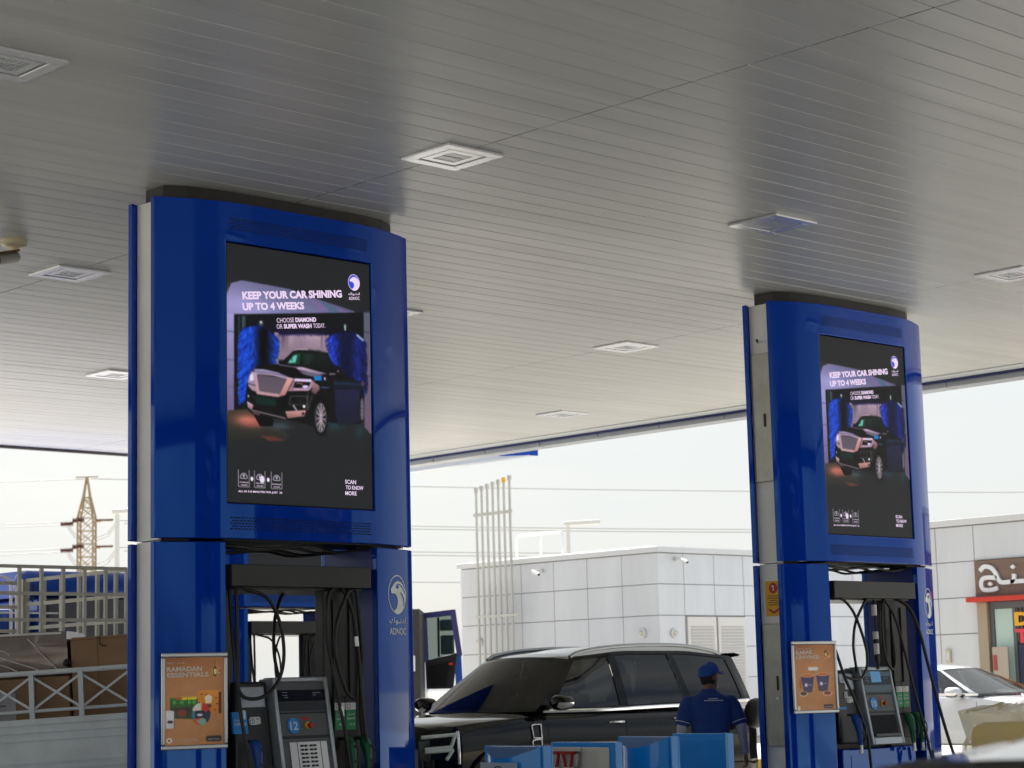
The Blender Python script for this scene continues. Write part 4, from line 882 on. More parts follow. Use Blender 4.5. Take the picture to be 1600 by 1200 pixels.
# the word on the board, each stroke a thick white bar: jeem, noon, kaf
def stroke(mb, pts, wd, fn, th):
    P = smoothpath([(u, v, 0) for u, v in pts], 5); n = len(P)
    L_, R_ = [], []
    for i, p in enumerate(P):
        d = (P[min(i+1, n-1)]-P[max(i-1, 0)]).normalized(); q = Vector((-d.y, d.x, 0))*wd/2; L_.append(p+q); R_.append(p-q)
    for i in range(n-1):
        b = [fn(L_[i].x, L_[i].y, 0), fn(L_[i+1].x, L_[i+1].y, 0), fn(R_[i+1].x, R_[i+1].y, 0), fn(R_[i].x, R_[i].y, 0)]
        t_ = [fn(L_[i].x, L_[i].y, th), fn(L_[i+1].x, L_[i+1].y, th), fn(R_[i+1].x, R_[i+1].y, th), fn(R_[i].x, R_[i].y, th)]
        mb.hexa(b, t_)
fS = lambda u, v, d: (35.33-d, 23.96-u, 3.10+v)
stroke(mb, [(.16, .52), (.26, .60), (.42, .57), (.52, .46), (.58, .33), (.66, .27), (.86, .27), (.93, .30), (.95, .42)], .085, fS, .05)
stroke(mb, [(.55, .36), (.36, .38), (.22, .36), (.17, .26), (.22, .15), (.40, .13), (.56, .16)], .085, fS, .05)
stroke(mb, [(.86, .27), (1.05, .27), (1.5, .27), (1.72, .28), (1.78, .40), (1.62, .50), (1.42, .54), (1.6, .66), (1.9, .74)], .085, fS, .05)
for u, v in ((.385, .25), (.93, .56)): mb.prism([(u-.06, v), (u, v+.045), (u+.06, v), (u, v-.045)], lambda a, b: fS(a, b, 0), lambda a, b: fS(a, b, .05))
mb.build('sign_lettering', mat('sign_white', (.72, .73, .76), rough=.35), sgn)
MB().box(35.10, 35.44, 12, 24.05, 3.0, 3.095).build('awning_bar', mat('awning_red', (.55, .035, .02), rough=.35), bB, bevel=.01)
MB().box(35.30, 35.5, 23.70, 23.93, .24, 2.99).build('door_pier', mat('tan_stone', (.36, .29, .21), rough=.6), bB)
MB().box(35.38, 35.46, 12, 23.68, 2.86, 2.99).box(35.38, 35.46, 23.60, 23.68, .24, 2.858).box(35.38, 35.46, 23.09, 23.165, .24, 2.858).box(35.38, 35.46, 20.5, 20.58, .24, 2.858).build('shopfront_frame', mat('grey_frame', (.10, .11, .12), rough=.4), bB)
MB().box(35.41, 35.425, 23.17, 23.59, .26, 2.85).build('window', mat('pale_green_glass', (.45, .60, .55), rough=.1), bB)
MB().box(35.41, 35.425, 20.59, 23.085, .26, 2.85).box(35.41, 35.425, 12, 20.49, .26, 2.85).build('window', mat('dark_shop_glass', (.02, .022, .025), rough=.08), bB)
mb = MB()
for k in range(26): mb.box(35.395, 35.409, 23.08-k*.085, 23.05-k*.085, 2.2, 2.85)
mb.build('timber_slats', mat('timber_slat', (.14, .10, .07), rough=.6), bB)
wp = MB().box(35.385, 35.393, 20.6, 23.07, .9, 2.13).build('window_poster', mat('navy_print', (.02, .03, .07), rough=.4), bB)
mb = MB(); f = lambda u, v: (35.382, 23.0-u, 1.25+v)
mb.poly([f(.15, .62), f(.5, .66), f(.95, .56), (f(1.3, .5)), f(1.3, .45), f(.9, .50), f(.5, .58), f(.2, .55)]); mb.poly([f(.15, .35), f(.25, .48), f(.6, .46), f(1.3, .38), f(1.3, .32), f(.6, .36), f(.4, .28), f(.2, .3)]); mb.poly([f(.15, .12), f(.6, .10), f(1.2, .04), f(1.2, .01), f(.6, .03), f(.15, .08)])
mb.build('print_shapes', mat('print_white', (.6, .62, .65), rough=.4), wp, recalc=False)
f = lambda u, v: (35.376, 23.12-u, v)
mb = MB(); put_text(mb, 'DRIVE', (0, 2.50), (1.3, 2.50), .27, f, .05); mb.build('lettering', mat('print_yellow', (.80, .42, .02), rough=.4), bB, recalc=False)
mb = MB(); put_text(mb, 'THRU', (0, 2.16), (1.2, 2.16), .28, f, .05); mb.build('lettering', mat('print_red', (.75, .05, .08), rough=.4), bB, recalc=False)
bd = thing('advert_board', 'small pale upright board leaning inside the shop doorway', 'board', (35.2, 23.38, .24))
MB().box(-.02, .02, -.19, .17, .0, 1.86).build('panel', mat('board_beige', (.42, .36, .30), rough=.6), bd, bevel=.01); MB().box(-.03, -.021, -.15, .13, .9, 1.2).box(-.03, -.021, .06, .15, 1.4, 1.7).build('print', mat('board_red', (.35, .06, .05), rough=.5), bd)
sw = thing('wall_socket', 'small beige box on the white wall above the saloon roof', 'wall box', (35.39, 24.72, 1.95))
MB().box(-.04, 0, -.06, .06, -.14, .14).build('casing', mat('beige_box', (.50, .46, .34), rough=.5), sw, bevel=.01); MB().box(-.045, -.041, -.035, .035, -.08, .08).build('cover', m_cop, sw)

# ------------------------------------------------------------------ neighbour canopy, lamp posts, lattice tower, wires
nb = thing('far_canopy', 'pale edge of a second canopy with a blue end beyond the white building', 'canopy', (0, 0, 0))
MB().box(27, 27.2, 28.13, 36, 5.90, 6.03).build('fascia', mat('fascia_light', (.50, .55, .64), rough=.3), nb)
MB().hexa([(26.985, 28.09, 5.895), (26.998, 28.09, 5.895), (26.998, 28.09, 6.035), (26.985, 28.09, 6.035)], [(26.985, 28.95, 5.96), (26.998, 28.95, 5.96), (26.998, 28.95, 6.035), (26.985, 28.95, 6.035)]).box(27, 27.2, 28.09, 28.128, 5.895, 6.035).build('blue_end', m_blue, nb)
MB().box(27.05, 27.19, 33, 33.2, -.01, 5.899).build('column', m_cop, nb)
def lamp(lab, x, y, h, dx, dy):
    t = thing('lamp_post', lab, 'lamp post', (x, y, -.02), 0, 'white square headed lamp posts')
    m = mat('lamp_post_white', (.62, .63, .62), rough=.4)
    MB().tube([(0, 0, 0), (0, 0, h)], [.10, .075], 12).build('pole', m, t, smooth=60)
    a = Vector((dx, dy, 0)).normalized(); s = Vector((-a.y, a.x, 0))*.16
    MB().hexa([(*(a*-.15-s).xy, h-.02), (*(a*1.25-s).xy, h+.04), (*(a*1.25+s).xy, h+.04), (*(a*-.15+s).xy, h-.02)], [(*(a*-.15-s).xy, h+.16), (*(a*1.25-s).xy, h+.20), (*(a*1.25+s).xy, h+.20), (*(a*-.15+s).xy, h+.16)]).build('head', m, t, bevel=.03)
lamp('white lamp post left of the big tower beside the lattice mast', 38.3, 60.2, 7.75, .7266, -.687)
lamp('white lamp post rising behind the white building roof', 56.41, 56.7, 7.72, .7266, -.687)
m_lat = mat('lattice_steel_tan', (.38, .31, .20), rough=.6, metal=.2)  # tan kept pale in the colour to stand in for haze
m_ins = mat('insulator_brown', (.13, .05, .035), rough=.4)
lt_ = thing('lattice_mast', 'tan steel lattice power mast with brown insulators on the left skyline', 'power mast', (107.2, 173.9, -.02), YAW-math.pi/2)
mb = MB(); HT = 22.9
def half(z): return .75 if z < 20.0 else (.75-(z-20.0)/1.9*.25 if z < 21.9 else .5-(z-21.9)/1.0*.5) if z > 0 else .75
def half(z):
    if z < 18.9: return .74
    if z < 20.9: return .74-(z-18.9)/2*.42
    return max(.04, .32-(z-20.9)/(HT-20.9)*.28)
zs = [0]+[1.26*k for k in range(1, 16)]+[19.9, 20.9, HT]
for a_, b_ in zip(zs[:-1], zs[1:]):
    h0, h1 = half(a_), half(b_)
    C0 = [(-h0, -h0), (h0, -h0), (h0, h0), (-h0, h0)]; C1 = [(-h1, -h1), (h1, -h1), (h1, h1), (-h1, h1)]
    for k in range(4):
        p, q_ = C0[k], C1[k]; p2_, q2 = C0[(k+1) % 4], C1[(k+1) % 4]
        mb.bar((*p, a_), (*q_, b_), .15); mb.bar((*p, a_), (*q2, b_), .06); mb.bar((*p2_, a_), (*q_, b_), .06); mb.bar((*q_, b_), (*q2, b_), .07)
mb.bar((-1.1, 0, HT), (1.1, 0, HT), .10)
mb.build('lattice', m_lat, lt_)
for z in (19.15-.6, 16.0, 13.0):
    mb = MB().bar((-.7, -.4, z), (-2.3, -.6, z-.2), .10).bar((.7, -.4, z), (1.2, .6, z), .10); mb.build('cross_arm', m_lat, lt_)
    for (x0, x1, zz, r_) in ((-2.4, -1.15, z-.25, .28), (-1.25, -.1, z+.1, .28), (1.1, 2.7, z+.05, .20)):
        mb = MB(); n = 14
        mb.lathe([(.05 if k % 2 == 0 else r_*(1 if x1 < .5 else .8), x0+(x1-x0)*k/n*1.0) for k in range(n+1)], c=(0, -.7, zz), ax='x', n=10); mb.build('insulator', m_ins, lt_)
m_wire = mat('wire_grey', (.34, .34, .34), rough=.6)
pw = thing('power_lines', 'thin overhead power lines crossing the pale sky', 'power lines', (0, 0, 0))
Fv, Rv = Vector((.687, .7266, 0)), Vector((.7266, -.687, 0)); T0 = Vector((107.5, 173.6, 0))
for z, o1, o2 in ((22.7, 0, 0), (18.55, -2.4, 2.7), (18.25, -2.9, 3.2), (15.95, -2.4, 2.7), (15.6, -2.9, 3.2), (12.9, -2.4, 2.7)):
    Pl = T0+Rv*o1+Vector((0, 0, z)); far = T0-Rv*70-Fv*6+Vector((0, 0, z-.1)); sag = lambda a, b, s: [a+(b-a)*t_-Vector((0, 0, 4*s*t_*(1-t_))) for t_ in [k/16 for k in range(17)]]
    Pr = T0+Rv*o2+Vector((0, 0, z)); fr_ = T0+Rv*190+Fv*60+Vector((0, 0, z+1))
    MB().tube(sag(Pl, far, .4), .035, 5).build('wire', m_wire, pw); MB().tube(sag(Pr, fr_, 1.4), .035, 5).build('wire', m_wire, pw)
    if o1: MB().tube([T0+Rv*-2.3+Vector((0, 0, z-.2)), T0+Rv*-1.6+Vector((0, 0, z-1.2)), T0+Rv*-.4+Vector((0, 0, z-1.6))], .03, 5).tube([T0+Rv*2.4+Vector((0, 0, z-.2)), T0+Rv*1.6+Vector((0, 0, z-1.2)), T0+Rv*.5+Vector((0, 0, z-1.6))], .03, 5).build('jumper', m_wire, pw)

# ------------------------------------------------------------------ bins and wash station on the island
def bin_shape(lab, name, x, y, w_, h, kind):
    t = thing(name, lab, 'bin' if kind == 'scoop' else 'cabinet', (x, y, .15), 0, 'sky blue bins and cabinets between the towers')
    hh = h-.15; d = .085
    if kind == 'scoop':
        n = 14; rows = []; pts = []
        for k in range(n+1):
            s = -1+2*k/n; pts.append((-.15*(1-s*s), s*(w_/2-.03), hh-.085*(1-s*s)))
        mb = MB()
        top = [(p[0], p[1], p[2]) for p in pts]; botm = [(p[0], p[1], 0) for p in pts]
        mb.grid([botm, top]); mb.build('bulged_front', m_bin, t, smooth=60)
        mb = MB(); mb.poly([(d, w_/2-.03, hh), (d, -w_/2+.03, hh)]+[(p[0], p[1], p[2]) for p in pts[:1]]+[(p[0], p[1], p[2]) for p in pts[1:]]).build('sloping_lid', mat('bin_lid_navy', (.006, .13, .42), rough=.3), t)
        MB().box(0, d, w_/2-.03, w_/2, 0, hh+.006).box(0, d, -w_/2, -w_/2+.03, 0, hh+.006).box(d, d+.02, -w_/2, w_/2, 0, hh+.004).build('side_panel', m_bin, t, bevel=.006)
    else:
        MB().box(0, d, -w_/2, w_/2, 0, hh).build('body', m_bin, t, bevel=.008)
        if kind == 'steel':
            for y0, y1 in ((-w_/2+.06, -.004), (.004, w_/2-.03)): MB().box(-.012, -.001, y0, y1, .02, hh-.04).build('steel_door', m_steel, t, bevel=.004)
        else:
            MB().box(-.016, -.001, -w_/2+.02, w_/2-.03, .03, hh-.045).build('front_panel', m_bin, t, bevel=.006)
            MB().box(-.022, 0, -w_/2, -w_/2+.018, 0, hh+.008).build('edge_strip', mat('pale_blue_edge', (.05, .30, .62), rough=.3), t)
    return t
b1 = bin_shape('sky blue scoop bin with a pale notice on its front, leftmost of the row', 'litter_bin', 11.02, 11.74, .66, 1.085, 'scoop')
nt_ = MB().box(-.165, -.155, -.20, .20, .30, .82).build('notice', mat('pale_blue_paper', (.50, .60, .68), rough=.5), b1)
mb = MB()
for k in range(28):
    a0, a1 = k*2*math.pi/28, (k+1)*2*math.pi/28; mb.poly([(-.167, r_*math.cos(q_), .72+r_*math.sin(q_)) for r_, q_ in ((.075, a0), (.075, a1), (.066, a1), (.066, a0))])
mb.poly([(-.167, -.02, .70), (-.167, .02, .70), (-.167, .02, .745), (-.167, 0, .76), (-.167, -.02, .745)])
mb.build('notice_symbol', m_black, nt_, recalc=False)
ws = bin_shape('blue framed wash cabinet with stainless doors and red squeegees', 'wash_station', 12.1, 12.07, .74, 1.08, 'steel')
for k, y in enumerate((12.33, 12.17)):
    sq = thing('squeegee', 'red handled squeegee, left one of the pair on the steel cabinet' if k == 0 else 'red handled squeegee, right one of the pair on the steel cabinet', 'squeegee', (12.03, y, .95), 0, 'red squeegees'); sq.scale = (1.3, 1.3, 1.15)
    MB().box(-.02, .02, -.055, .055, .03, .05).tube([(0, .045, .04), (0, .012, -.10), (0, .0, -.4)], .010, 8).tube([(0, -.045, .04), (0, -.012, -.10), (0, .0, -.4)], .010, 8).build('handle', m_red, sq, smooth=50)
    MB().box(-.03, .03, -.04, .04, -.60, -.06).build('bucket_sleeve', m_wht, sq, bevel=.01)
bin_shape('sky blue scoop bin in the middle, right of the steel cabinet', 'litter_bin', 12.85, 12.08, .61, 1.095, 'scoop')
bin_shape('plain sky blue cabinet in front of the attendant', 'blue_cabinet', 13.62, 12.15, .64, 1.10, 'flat')
# plastic wrapped yellow guard by the near silver car
yw = thing('wrapped_block', 'yellow block wrapped in crumpled clear plastic at the right edge', 'wrapped block', (12.22, 7.98, .0))
MB().ext([(-.25, -.28), (.25, -.28), (.29, .0), (.25, .28), (-.25, .28), (-.29, 0)], 0.005, 1.22).build('core', mat('yellow_foam', (.92, .62, .06), rough=.6, col2=(.85, .66, .28), vscale=5, bump=.8, bscale=6), yw, bevel=.09)
rows = []
for j in range(19):
    z = .02+1.27*j/16 if j < 17 else 1.29+(j-16)*.03; sc_ = 1.04+(.06 if j == 16 else 0)-(.35*(j-16) if j > 16 else 0)+(.25*(1-j/5) if j < 5 else 0)
    rows.append([((.33*sc_+random.uniform(-.04, .04))*math.copysign(abs(math.cos(t_))**.6, math.cos(t_)), (.33*sc_+random.uniform(-.04, .04))*math.copysign(abs(math.sin(t_))**.6, math.sin(t_)), z+random.uniform(-.02, .02)) for t_ in [2*math.pi*k/26 for k in range(26)]])
m_film = mat('clear_film', (1.0, .90, .52), rough=.35, alpha=.5, bump=.8, bscale=7)
MB().grid(rows, closed=True).build('plastic_film', m_film, yw, smooth=40)
# ------------------------------------------------------------------ vehicles
def lerp(a, b, t): return a+(b-a)*t
def interp(tab, x):
    if x <= tab[0][0]: return tab[0][1]
    for (x0, y0), (x1, y1) in zip(tab[:-1], tab[1:]):
        if x <= x1:
            t = (x-x0)/(x1-x0); t = t*t*(3-2*t)*.5+t*.5; return y0+(y1-y0)*t
    return tab[-1][1]
def wheel(parent, x, y, r, wd, sgn, m_rim, rim=.66):
    w_ = MB().lathe([(rim*r, -wd/2), (r*.93, -wd/2), (r, -wd/2+.03), (r, wd/2-.03), (r*.93, wd/2), (rim*r, wd/2)], c=(x, y, r), ax='y', n=32).build('wheel', m_rub, parent, smooth=40)
    mb = MB()
    for k in range(12):
        a = k*math.pi/6; ca, sa = math.cos(a), math.sin(a); u = Vector((ca, 0, sa)); v_ = Vector((-sa, 0, ca)); c = Vector((x, y+sgn*wd*.42, r))
        mb.bar(c+u*.05, c+u*rim*r*.97, .03, .03, upv=v_)
    mb.lathe([(.0, sgn*(wd*.40)), (.06, sgn*(wd*.46)), (.06, sgn*wd*.3), (0, sgn*wd*.3)], c=(x, y, r), ax='y', n=16)
    mb.lathe([(rim*r*.92, sgn*wd*.38), (rim*r*1.0, sgn*wd*.51), (rim*r*1.02, sgn*wd*.42), (rim*r*.96, sgn*wd*.3)], c=(x, y, r), ax='y', n=32)
    mb.build('rim', m_rim, w_, smooth=40)
def car(name, lab, cat, P, loc, rotz, m_body, m_glass, m_trim, m_rim):
    """body sides and bonnet are one lofted skin; the glasshouse is laid out in cells, painted pillars and real panes between"""
    t = thing(name, lab, cat, loc, rotz)
    Ln, belt, hw, zt, zs = P['len'], P['belt'], P['hw'], P['top'], P['shoulder']
    xw0, xw1 = P['cab']; st = P.get('stations', 40)
    def half(x): return interp(hw, x)
    rows = []
    X = sorted(set([Ln*k/st for k in range(st+1)]+[.02, .06, .12, Ln-.02, Ln-.06, Ln-.12, xw0, xw1]))
    for x in X:
        h = half(x); z1 = interp(zt, x); zsh = interp(zs, x); lo = P['low']; cab = xw0 <= x <= xw1
        crown = .03 if not cab else 0
        sec = [(h*.0, z1), (h*.45, z1-crown*.2), (h*.75, z1-crown*.7), (h*.88, z1-crown-.01), (h*.955, lerp(z1, zsh, .45)), (h*.985, zsh), (h*1.0, lerp(zsh, lo, .28)), (h*.992, lerp(zsh, lo, .5)), (h*1.003, lerp(zsh, lo, .62)), (h*.995, lerp(zsh, lo, .8)), (h*.96, lo+.03), (h*.88, lo)]
        rows.append((x, sec))
    mb = MB(); idx = {}
    for s in (1, -1):
        for i, (x, sec) in enumerate(rows):
            for j, (y, z) in enumerate(sec):
                idx[s, i, j] = len(mb.v); mb.v.append((x+P['nose'](abs(y), z, x), s*y, z))
        for i in range(len(rows)-1):
            xm = (rows[i][0]+rows[i+1][0])/2
            for j in range(11):
                if xw0 < xm < xw1 and j < 3: continue
                mb.f.append((idx[s, i, j], idx[s, i+1, j], idx[s, i+1, j+1], idx[s, i, j+1]))
        for i in (0, len(rows)-1): mb.f.append(tuple(idx[s, i, j] for j in range(12)))
    body = mb.build('body', m_body, t, smooth=48)
    for q in P['wheels']:
        for s in (1, -1):
            wheel(t, q, s*(half(q)-.14), P['wr'], .25, s, m_rim)
    # wheel arches: dark wells with a rim, cut from the skin
    cut = MB()
    for q in P['wheels']:
        for s in (1, -1):
            y0, y1 = s*(half(q)-.34), s*(half(q)+.1)
            cut.tube([(q, y0, P['wr']), (q, y1, P['wr'])], P['wr']*1.17, 40)
    cutter = cut.build('wheel_cut', m_black); bo = body.modifiers.new('arches', 'BOOLEAN'); bo.operation = 'DIFFERENCE'; bo.object = cutter; bo.solver = 'FAST'
    dg = bpy.context.evaluated_depsgraph_get(); me = bpy.data.meshes.new_from_object(body.evaluated_get(dg)); body.modifiers.clear()
    if len(me.polygons) > len(body.data.polygons)*.8: body.data = me; me.materials.clear(); me.materials.append(m_body)
    bpy.data.objects.remove(cutter)
    for q in P['wheels']:
        for s in (1, -1):
            ar = MB(); n = 22; r0, r1 = P['wr']*1.15, P['wr']*1.21; h_ = half(q); r_in = []
            for k in range(n+1):
                a = -.18+(math.pi+.36)*k/n; r_in.append([(q+r_*math.cos(a), s*(h_+dy), P['wr']+r_*math.sin(a)) for r_, dy in ((r0, -.30), (r0, .0), (r1*.985, .012), (r1*1.02, .0))])
            ar.grid(r_in); ar.build('wheel_arch', m_black if P.get('plastic_arch') else m_body, t, smooth=60)
    # glasshouse
    bz = lambda x: interp(belt, x)
    def sidept(x0, x1, v, s):
        """v 0 at the belt, 1 at the roof rail"""
        xb, xt = x0, x1; x = lerp(xb, xt, v); zb, zr = bz(xb), interp(P['rail'], xt); z = lerp(zb, zr, v)
        yb, yr = half(xb)*.95, interp(P['raily'], xt); y = lerp(yb, yr, v**1.25)
        return (x, s*y, z)
    cols = P['cols']                                       # (x at belt, x at rail, kind of the cell that follows)
    for s in (1, -1):
        pm, gm = MB(), []
        for (a, c_) in zip(cols[:-1], cols[1:]):
            kind = a[2]; V = [0, .06, .2, .4, .6, .8, .94, 1]
            rows_ = [[sidept(lerp(a[0], c_[0], u), lerp(a[1], c_[1], u), v, s) for u in (0, .25, .5, .75, 1)] for v in V]
            if kind == 'p': pm.grid(rows_)
            else:
                pm.grid(rows_[:2]); pm.grid(rows_[-2:]); g = MB(); g.grid([[Vector(p)-Vector((0, s*.010, 0)) for p in r_] for r_ in rows_[1:-1]]); gm.append(g)
        pm.build('pillars', m_body if not P.get('black_pillars') else m_dark, t, smooth=40)
        for g in gm: g.build('side_window', m_gl_side if P.get('black_pillars') else m_glass, t, smooth=60)
    fa, fb = cols[0], cols[-1]
    def across(xb, xt, bow_b, bow_t, n=12, V=(0, .05, .2, .4, .6, .8, .95, 1)):
        out = []
        for v in V:
            p = sidept(xb, xt, v, 1); row = []
            for k in range(n+1):
                u = -1+2*k/n; row.append((p[0]+lerp(bow_b, bow_t, v)*(1-u*u), p[1]*u, p[2]+P.get('crown', .03)*(1-u*u)*v))
            out.append(row)
        return out
    ws_ = across(fa[0], fa[1], -P['bow'], -P['bow']*.7); wn = MB().grid(ws_[1:-1]).build('windscreen', m_glass, t, smooth=60)
    MB().grid(ws_[:2]).grid(ws_[-2:]).build('screen_surround', m_dark, t, smooth=60)
    bk = across(fb[0], fb[1], P['bow']*.6, P['bow']*.4); MB().grid(bk[1:-1]).build('rear_window', m_glass, t, smooth=60); MB().grid(bk[:2]).grid(bk[-2:]).build('tailgate_frame', m_body, t, smooth=60)
    rows_ = []; n = 22
    for i in range(n+1):
        x = lerp(fa[1], fb[1], i/n); z = interp(P['rail'], x); y = interp(P['raily'], x); row = []
        e = P['bow']*.7*(1-i/n)**3; e2 = P['bow']*.4*(i/n)**3
        for k in range(15):
            u = -1+2*k/14; cr_ = P.get('crown', .03)+P.get('roofcrown', .03)*math.sin(math.pi*i/n); row.append((x+(-e+e2)*(1-u*u), y*u, z+cr_*(1-abs(u)**2.6)))
        rows_.append(row)
    MB().grid(rows_).build('roof', m_body, t, smooth=70)
    # cabin: dark tub, dashboard, seats
    xm0, xm1 = fa[0]+.35, fb[0]-.25; hb = half((xm0+xm1)/2)*.9
    tub = MB().box(fa[0]+.25, fb[0]-.12, -hb, hb, P['low']+.15, P['low']+.35).box(fa[0]+.02, fa[0]+.5, -hb, hb, bz(fa[0])-.25, bz(fa[0])-.03).build('cabin', m_cab, t, bevel=.03)
    for sx in P['seats']:
        for s in (1, -1):
            z0 = bz(sx)-.55
            st_ = MB().hexa([(sx, s*.38-.24, z0), (sx+.14, s*.38-.24, z0), (sx+.14, s*.38+.24, z0), (sx, s*.38+.24, z0)], [(sx+.16, s*.38-.21, z0+.72), (sx+.27, s*.38-.21, z0+.72), (sx+.27, s*.38+.21, z0+.72), (sx+.16, s*.38+.21, z0+.72)]).build('seat', m_seat, tub, bevel=.05)
            MB().box(sx+.19, sx+.28, s*.38-.12, s*.38+.12, z0+.76, z0+.93).build('headrest', m_seat, tub, bevel=.04)
    MB().lathe([(.17, -.012), (.185, 0), (.17, .012), (.155, 0)], ax='x', n=20).xf(lambda x, y, z: (x+fa[0]+.62+z*.35, y-.38 if P.get('lhd', 1) else y+.38, z+bz(fa[0])+.02)).build('steering_wheel', m_black, tub)
    # belt trim, mirrors, handles, door gaps
    for s in (1, -1):
        mb = MB(); xs = [lerp(cols[1][0]-.12, cols[-1][0]-.05, k/24) for k in range(25)]
        mb.grid([[(x, s*(half(x)*.955+.004), bz(x)-.018), (x, s*(half(x)*.955+.012), bz(x)+.004), (x, s*(half(x)*.95+.004), bz(x)+.016)] for x in xs]); mb.build('belt_trim', m_trim, t, smooth=60)
        mx_ = fa[0]+P.get('mirx', .35); mz = bz(mx_)+P.get('mirz', .07); my = half(mx_)
        mr = MB(); prof = [(-.10, .6), (-.06, .95), (0, 1.0), (.07, .98), (.10, .92)]
        mr.grid([[(mx_+dx, s*(my+.14+.125*f_*math.cos(a)*1.0), mz+.085*f_*math.sin(a)+.0) for a in [2*math.pi*k/16 for k in range(16)]] for dx, f_ in prof], closed=True, caps=True)
        q = mr.build('mirror', m_body, t, smooth=60); MB().bar((mx_-.02, s*(my*.95), mz-.05), (mx_-.01, s*(my+.06), mz-.04), .06, .05).build('mirror_arm', m_black, q)
        MB().grid([[(mx_+dx, s*(my+.14+.127*f_*math.cos(a)), mz+.087*f_*math.sin(a)) for a in [math.pi+math.pi*k/8 for k in range(9)]] for dx, f_ in prof]).build('mirror_trim', m_trim, q, smooth=60)
        for hx in P['handles']:
            hz = bz(hx)-.15; yh = half(hx)+.012
            MB().tube([(hx-.11, s*(yh-.02), hz), (hx-.09, s*(yh+.02), hz+.003), (hx+.08, s*(yh+.022), hz+.006), (hx+.10, s*(yh-.02), hz+.006)], .014, 8).build('door_handle', m_trim if P.get('chrome_handles') else m_body, t, smooth=60)
        mb = MB()
        for gx in P['gaps']:
            zz = [lerp(P['low']+.12, bz(gx)-.04, k/8) for k in range(9)]
            mb.grid([[(gx+P.get('gapx', 0)*(z-.6)-.004, s*(skin_y(P, gx, z)+.0015), z), (gx+P.get('gapx', 0)*(z-.6)+.004, s*(skin_y(P, gx, z)+.0015), z)] for z in zz])
        mb.build('door_gap', m_slot, t, recalc=False)
    return t
def skin_y(P, x, z):
    h = interp(P['hw'], x); zsh = interp(P['shoulder'], x); z1 = interp(P['top'], x); lo = P['low']
    tab = [(lo, .88), (lo+.03, .96), (lerp(zsh, lo, .8), .995), (lerp(zsh, lo, .62), 1.003), (lerp(zsh, lo, .5), .992), (lerp(zsh, lo, .28), 1.0), (zsh, .985), (lerp(z1, zsh, .45), .955), (z1, .88)]
    for (a, f0), (b, f1) in zip(tab[:-1], tab[1:]):
        if z <= b: return h*lerp(f0, f1, (z-a)/(b-a+1e-9))
    return h*.88
m_dark = mat('gloss_black_trim', (.004, .004, .005), rough=.1, spec=.25)
m_cab = mat('cabin_dark', (.02, .018, .016), rough=.7); m_seat = mat('cabin_leather', (.10, .085, .07), rough=.5)
def glassmat(name, tint, thru, refl=1):
    m = bpy.data.materials.new(name); m.use_nodes = True; n = m.node_tree.nodes; l = m.node_tree.links; n.clear()
    o = n.new('ShaderNodeOutputMaterial'); g = n.new('ShaderNodeBsdfGlossy'); g.inputs['Roughness'].default_value = .015; g.inputs['Color'].default_value = (refl, refl, refl, 1)
    t = n.new('ShaderNodeBsdfTransparent'); t.inputs[0].default_value = (*tint, 1); f = n.new('ShaderNodeFresnel'); f.inputs[0].default_value = 1.5
    mr = n.new('ShaderNodeMapRange'); mr.inputs[3].default_value = thru; mr.inputs[4].default_value = 1; mx_ = n.new('ShaderNodeMixShader')
    l.new(f.outputs[0], mr.inputs[0]); l.new(mr.outputs[0], mx_.inputs[0]); l.new(t.outputs[0], mx_.inputs[1]); l.new(g.outputs[0], mx_.inputs[2]); l.new(mx_.outputs[0], o.inputs[0]); return m
m_gl_side = glassmat('mirror_tint_glass', (.02, .024, .026), .06, .5)
m_gl_dark = glassmat('tinted_glass', (.09, .105, .10), .03, .5); m_gl = glassmat('clear_car_glass', (.50, .55, .53), .05)
m_carblk = mat('black_car_paint', (.004, .004, .005), rough=.05, coat=.1, spec=.28)
m_carwht = mat('white_car_paint', (.72, .74, .78), rough=.2, coat=1)
m_carsil = mat('silver_car_paint', (.27, .31, .37), rough=.32, metal=.25, coat=1)

suv = dict(len=5.36, low=.30, wr=.41, wheels=[.98, 4.05], cab=(1.62, 5.20), st=44,
    hw=[(0, .80), (.12, .90), (.5, .965), (1.1, 1.0), (2.6, 1.0), (4.4, 1.0), (5.1, .96), (5.36, .88)],
    top=[(0, 1.10), (.06, 1.15), (.2, 1.19), (.7, 1.235), (1.3, 1.265), (1.62, 1.28), (3, 1.25), (5.36, 1.24)],
    shoulder=[(0, .98), (.3, 1.06), (1, 1.12), (1.6, 1.14), (3, 1.14), (5.36, 1.15)],
    belt=[(1.3, 1.265), (1.62, 1.27), (2.5, 1.265), (4, 1.285), (5.3, 1.32)],
    rail=[(2.1, 1.80), (2.5, 1.875), (3.2, 1.925), (4.2, 1.92), (5.0, 1.865), (5.35, 1.82)],
    raily=[(2.1, .70), (3, .745), (4.5, .735), (5.3, .68)],
    cols=[(1.55, 2.32, 'p'), (1.78, 2.42, 'g'), (2.90, 2.90, 'p'), (3.04, 3.02, 'g'), (4.02, 3.90, 'p'), (4.14, 4.00, 'g'), (5.08, 4.98, 'p'), (5.30, 5.16, 'p')],
    bow=.20, crown=.035, roofcrown=.035, nose=lambda y, z, x: (-.10*(1-(y/.95)**2) if x < .4 else 0)+(.10*max(0, z-.75) if x < .1 else 0),
    seats=[2.35, 3.3, 4.1], handles=[2.78, 3.86], gaps=[1.70, 2.95, 4.05], chrome_handles=True, mirx=.20, mirz=.09, black_pillars=True)
cs = car('black_suv', 'large glossy black four wheel drive being refuelled between the two towers', 'car', suv, (14.33, 17.50, 0), 0, m_carblk, m_gl_dark, m_chrome, m_chrome)
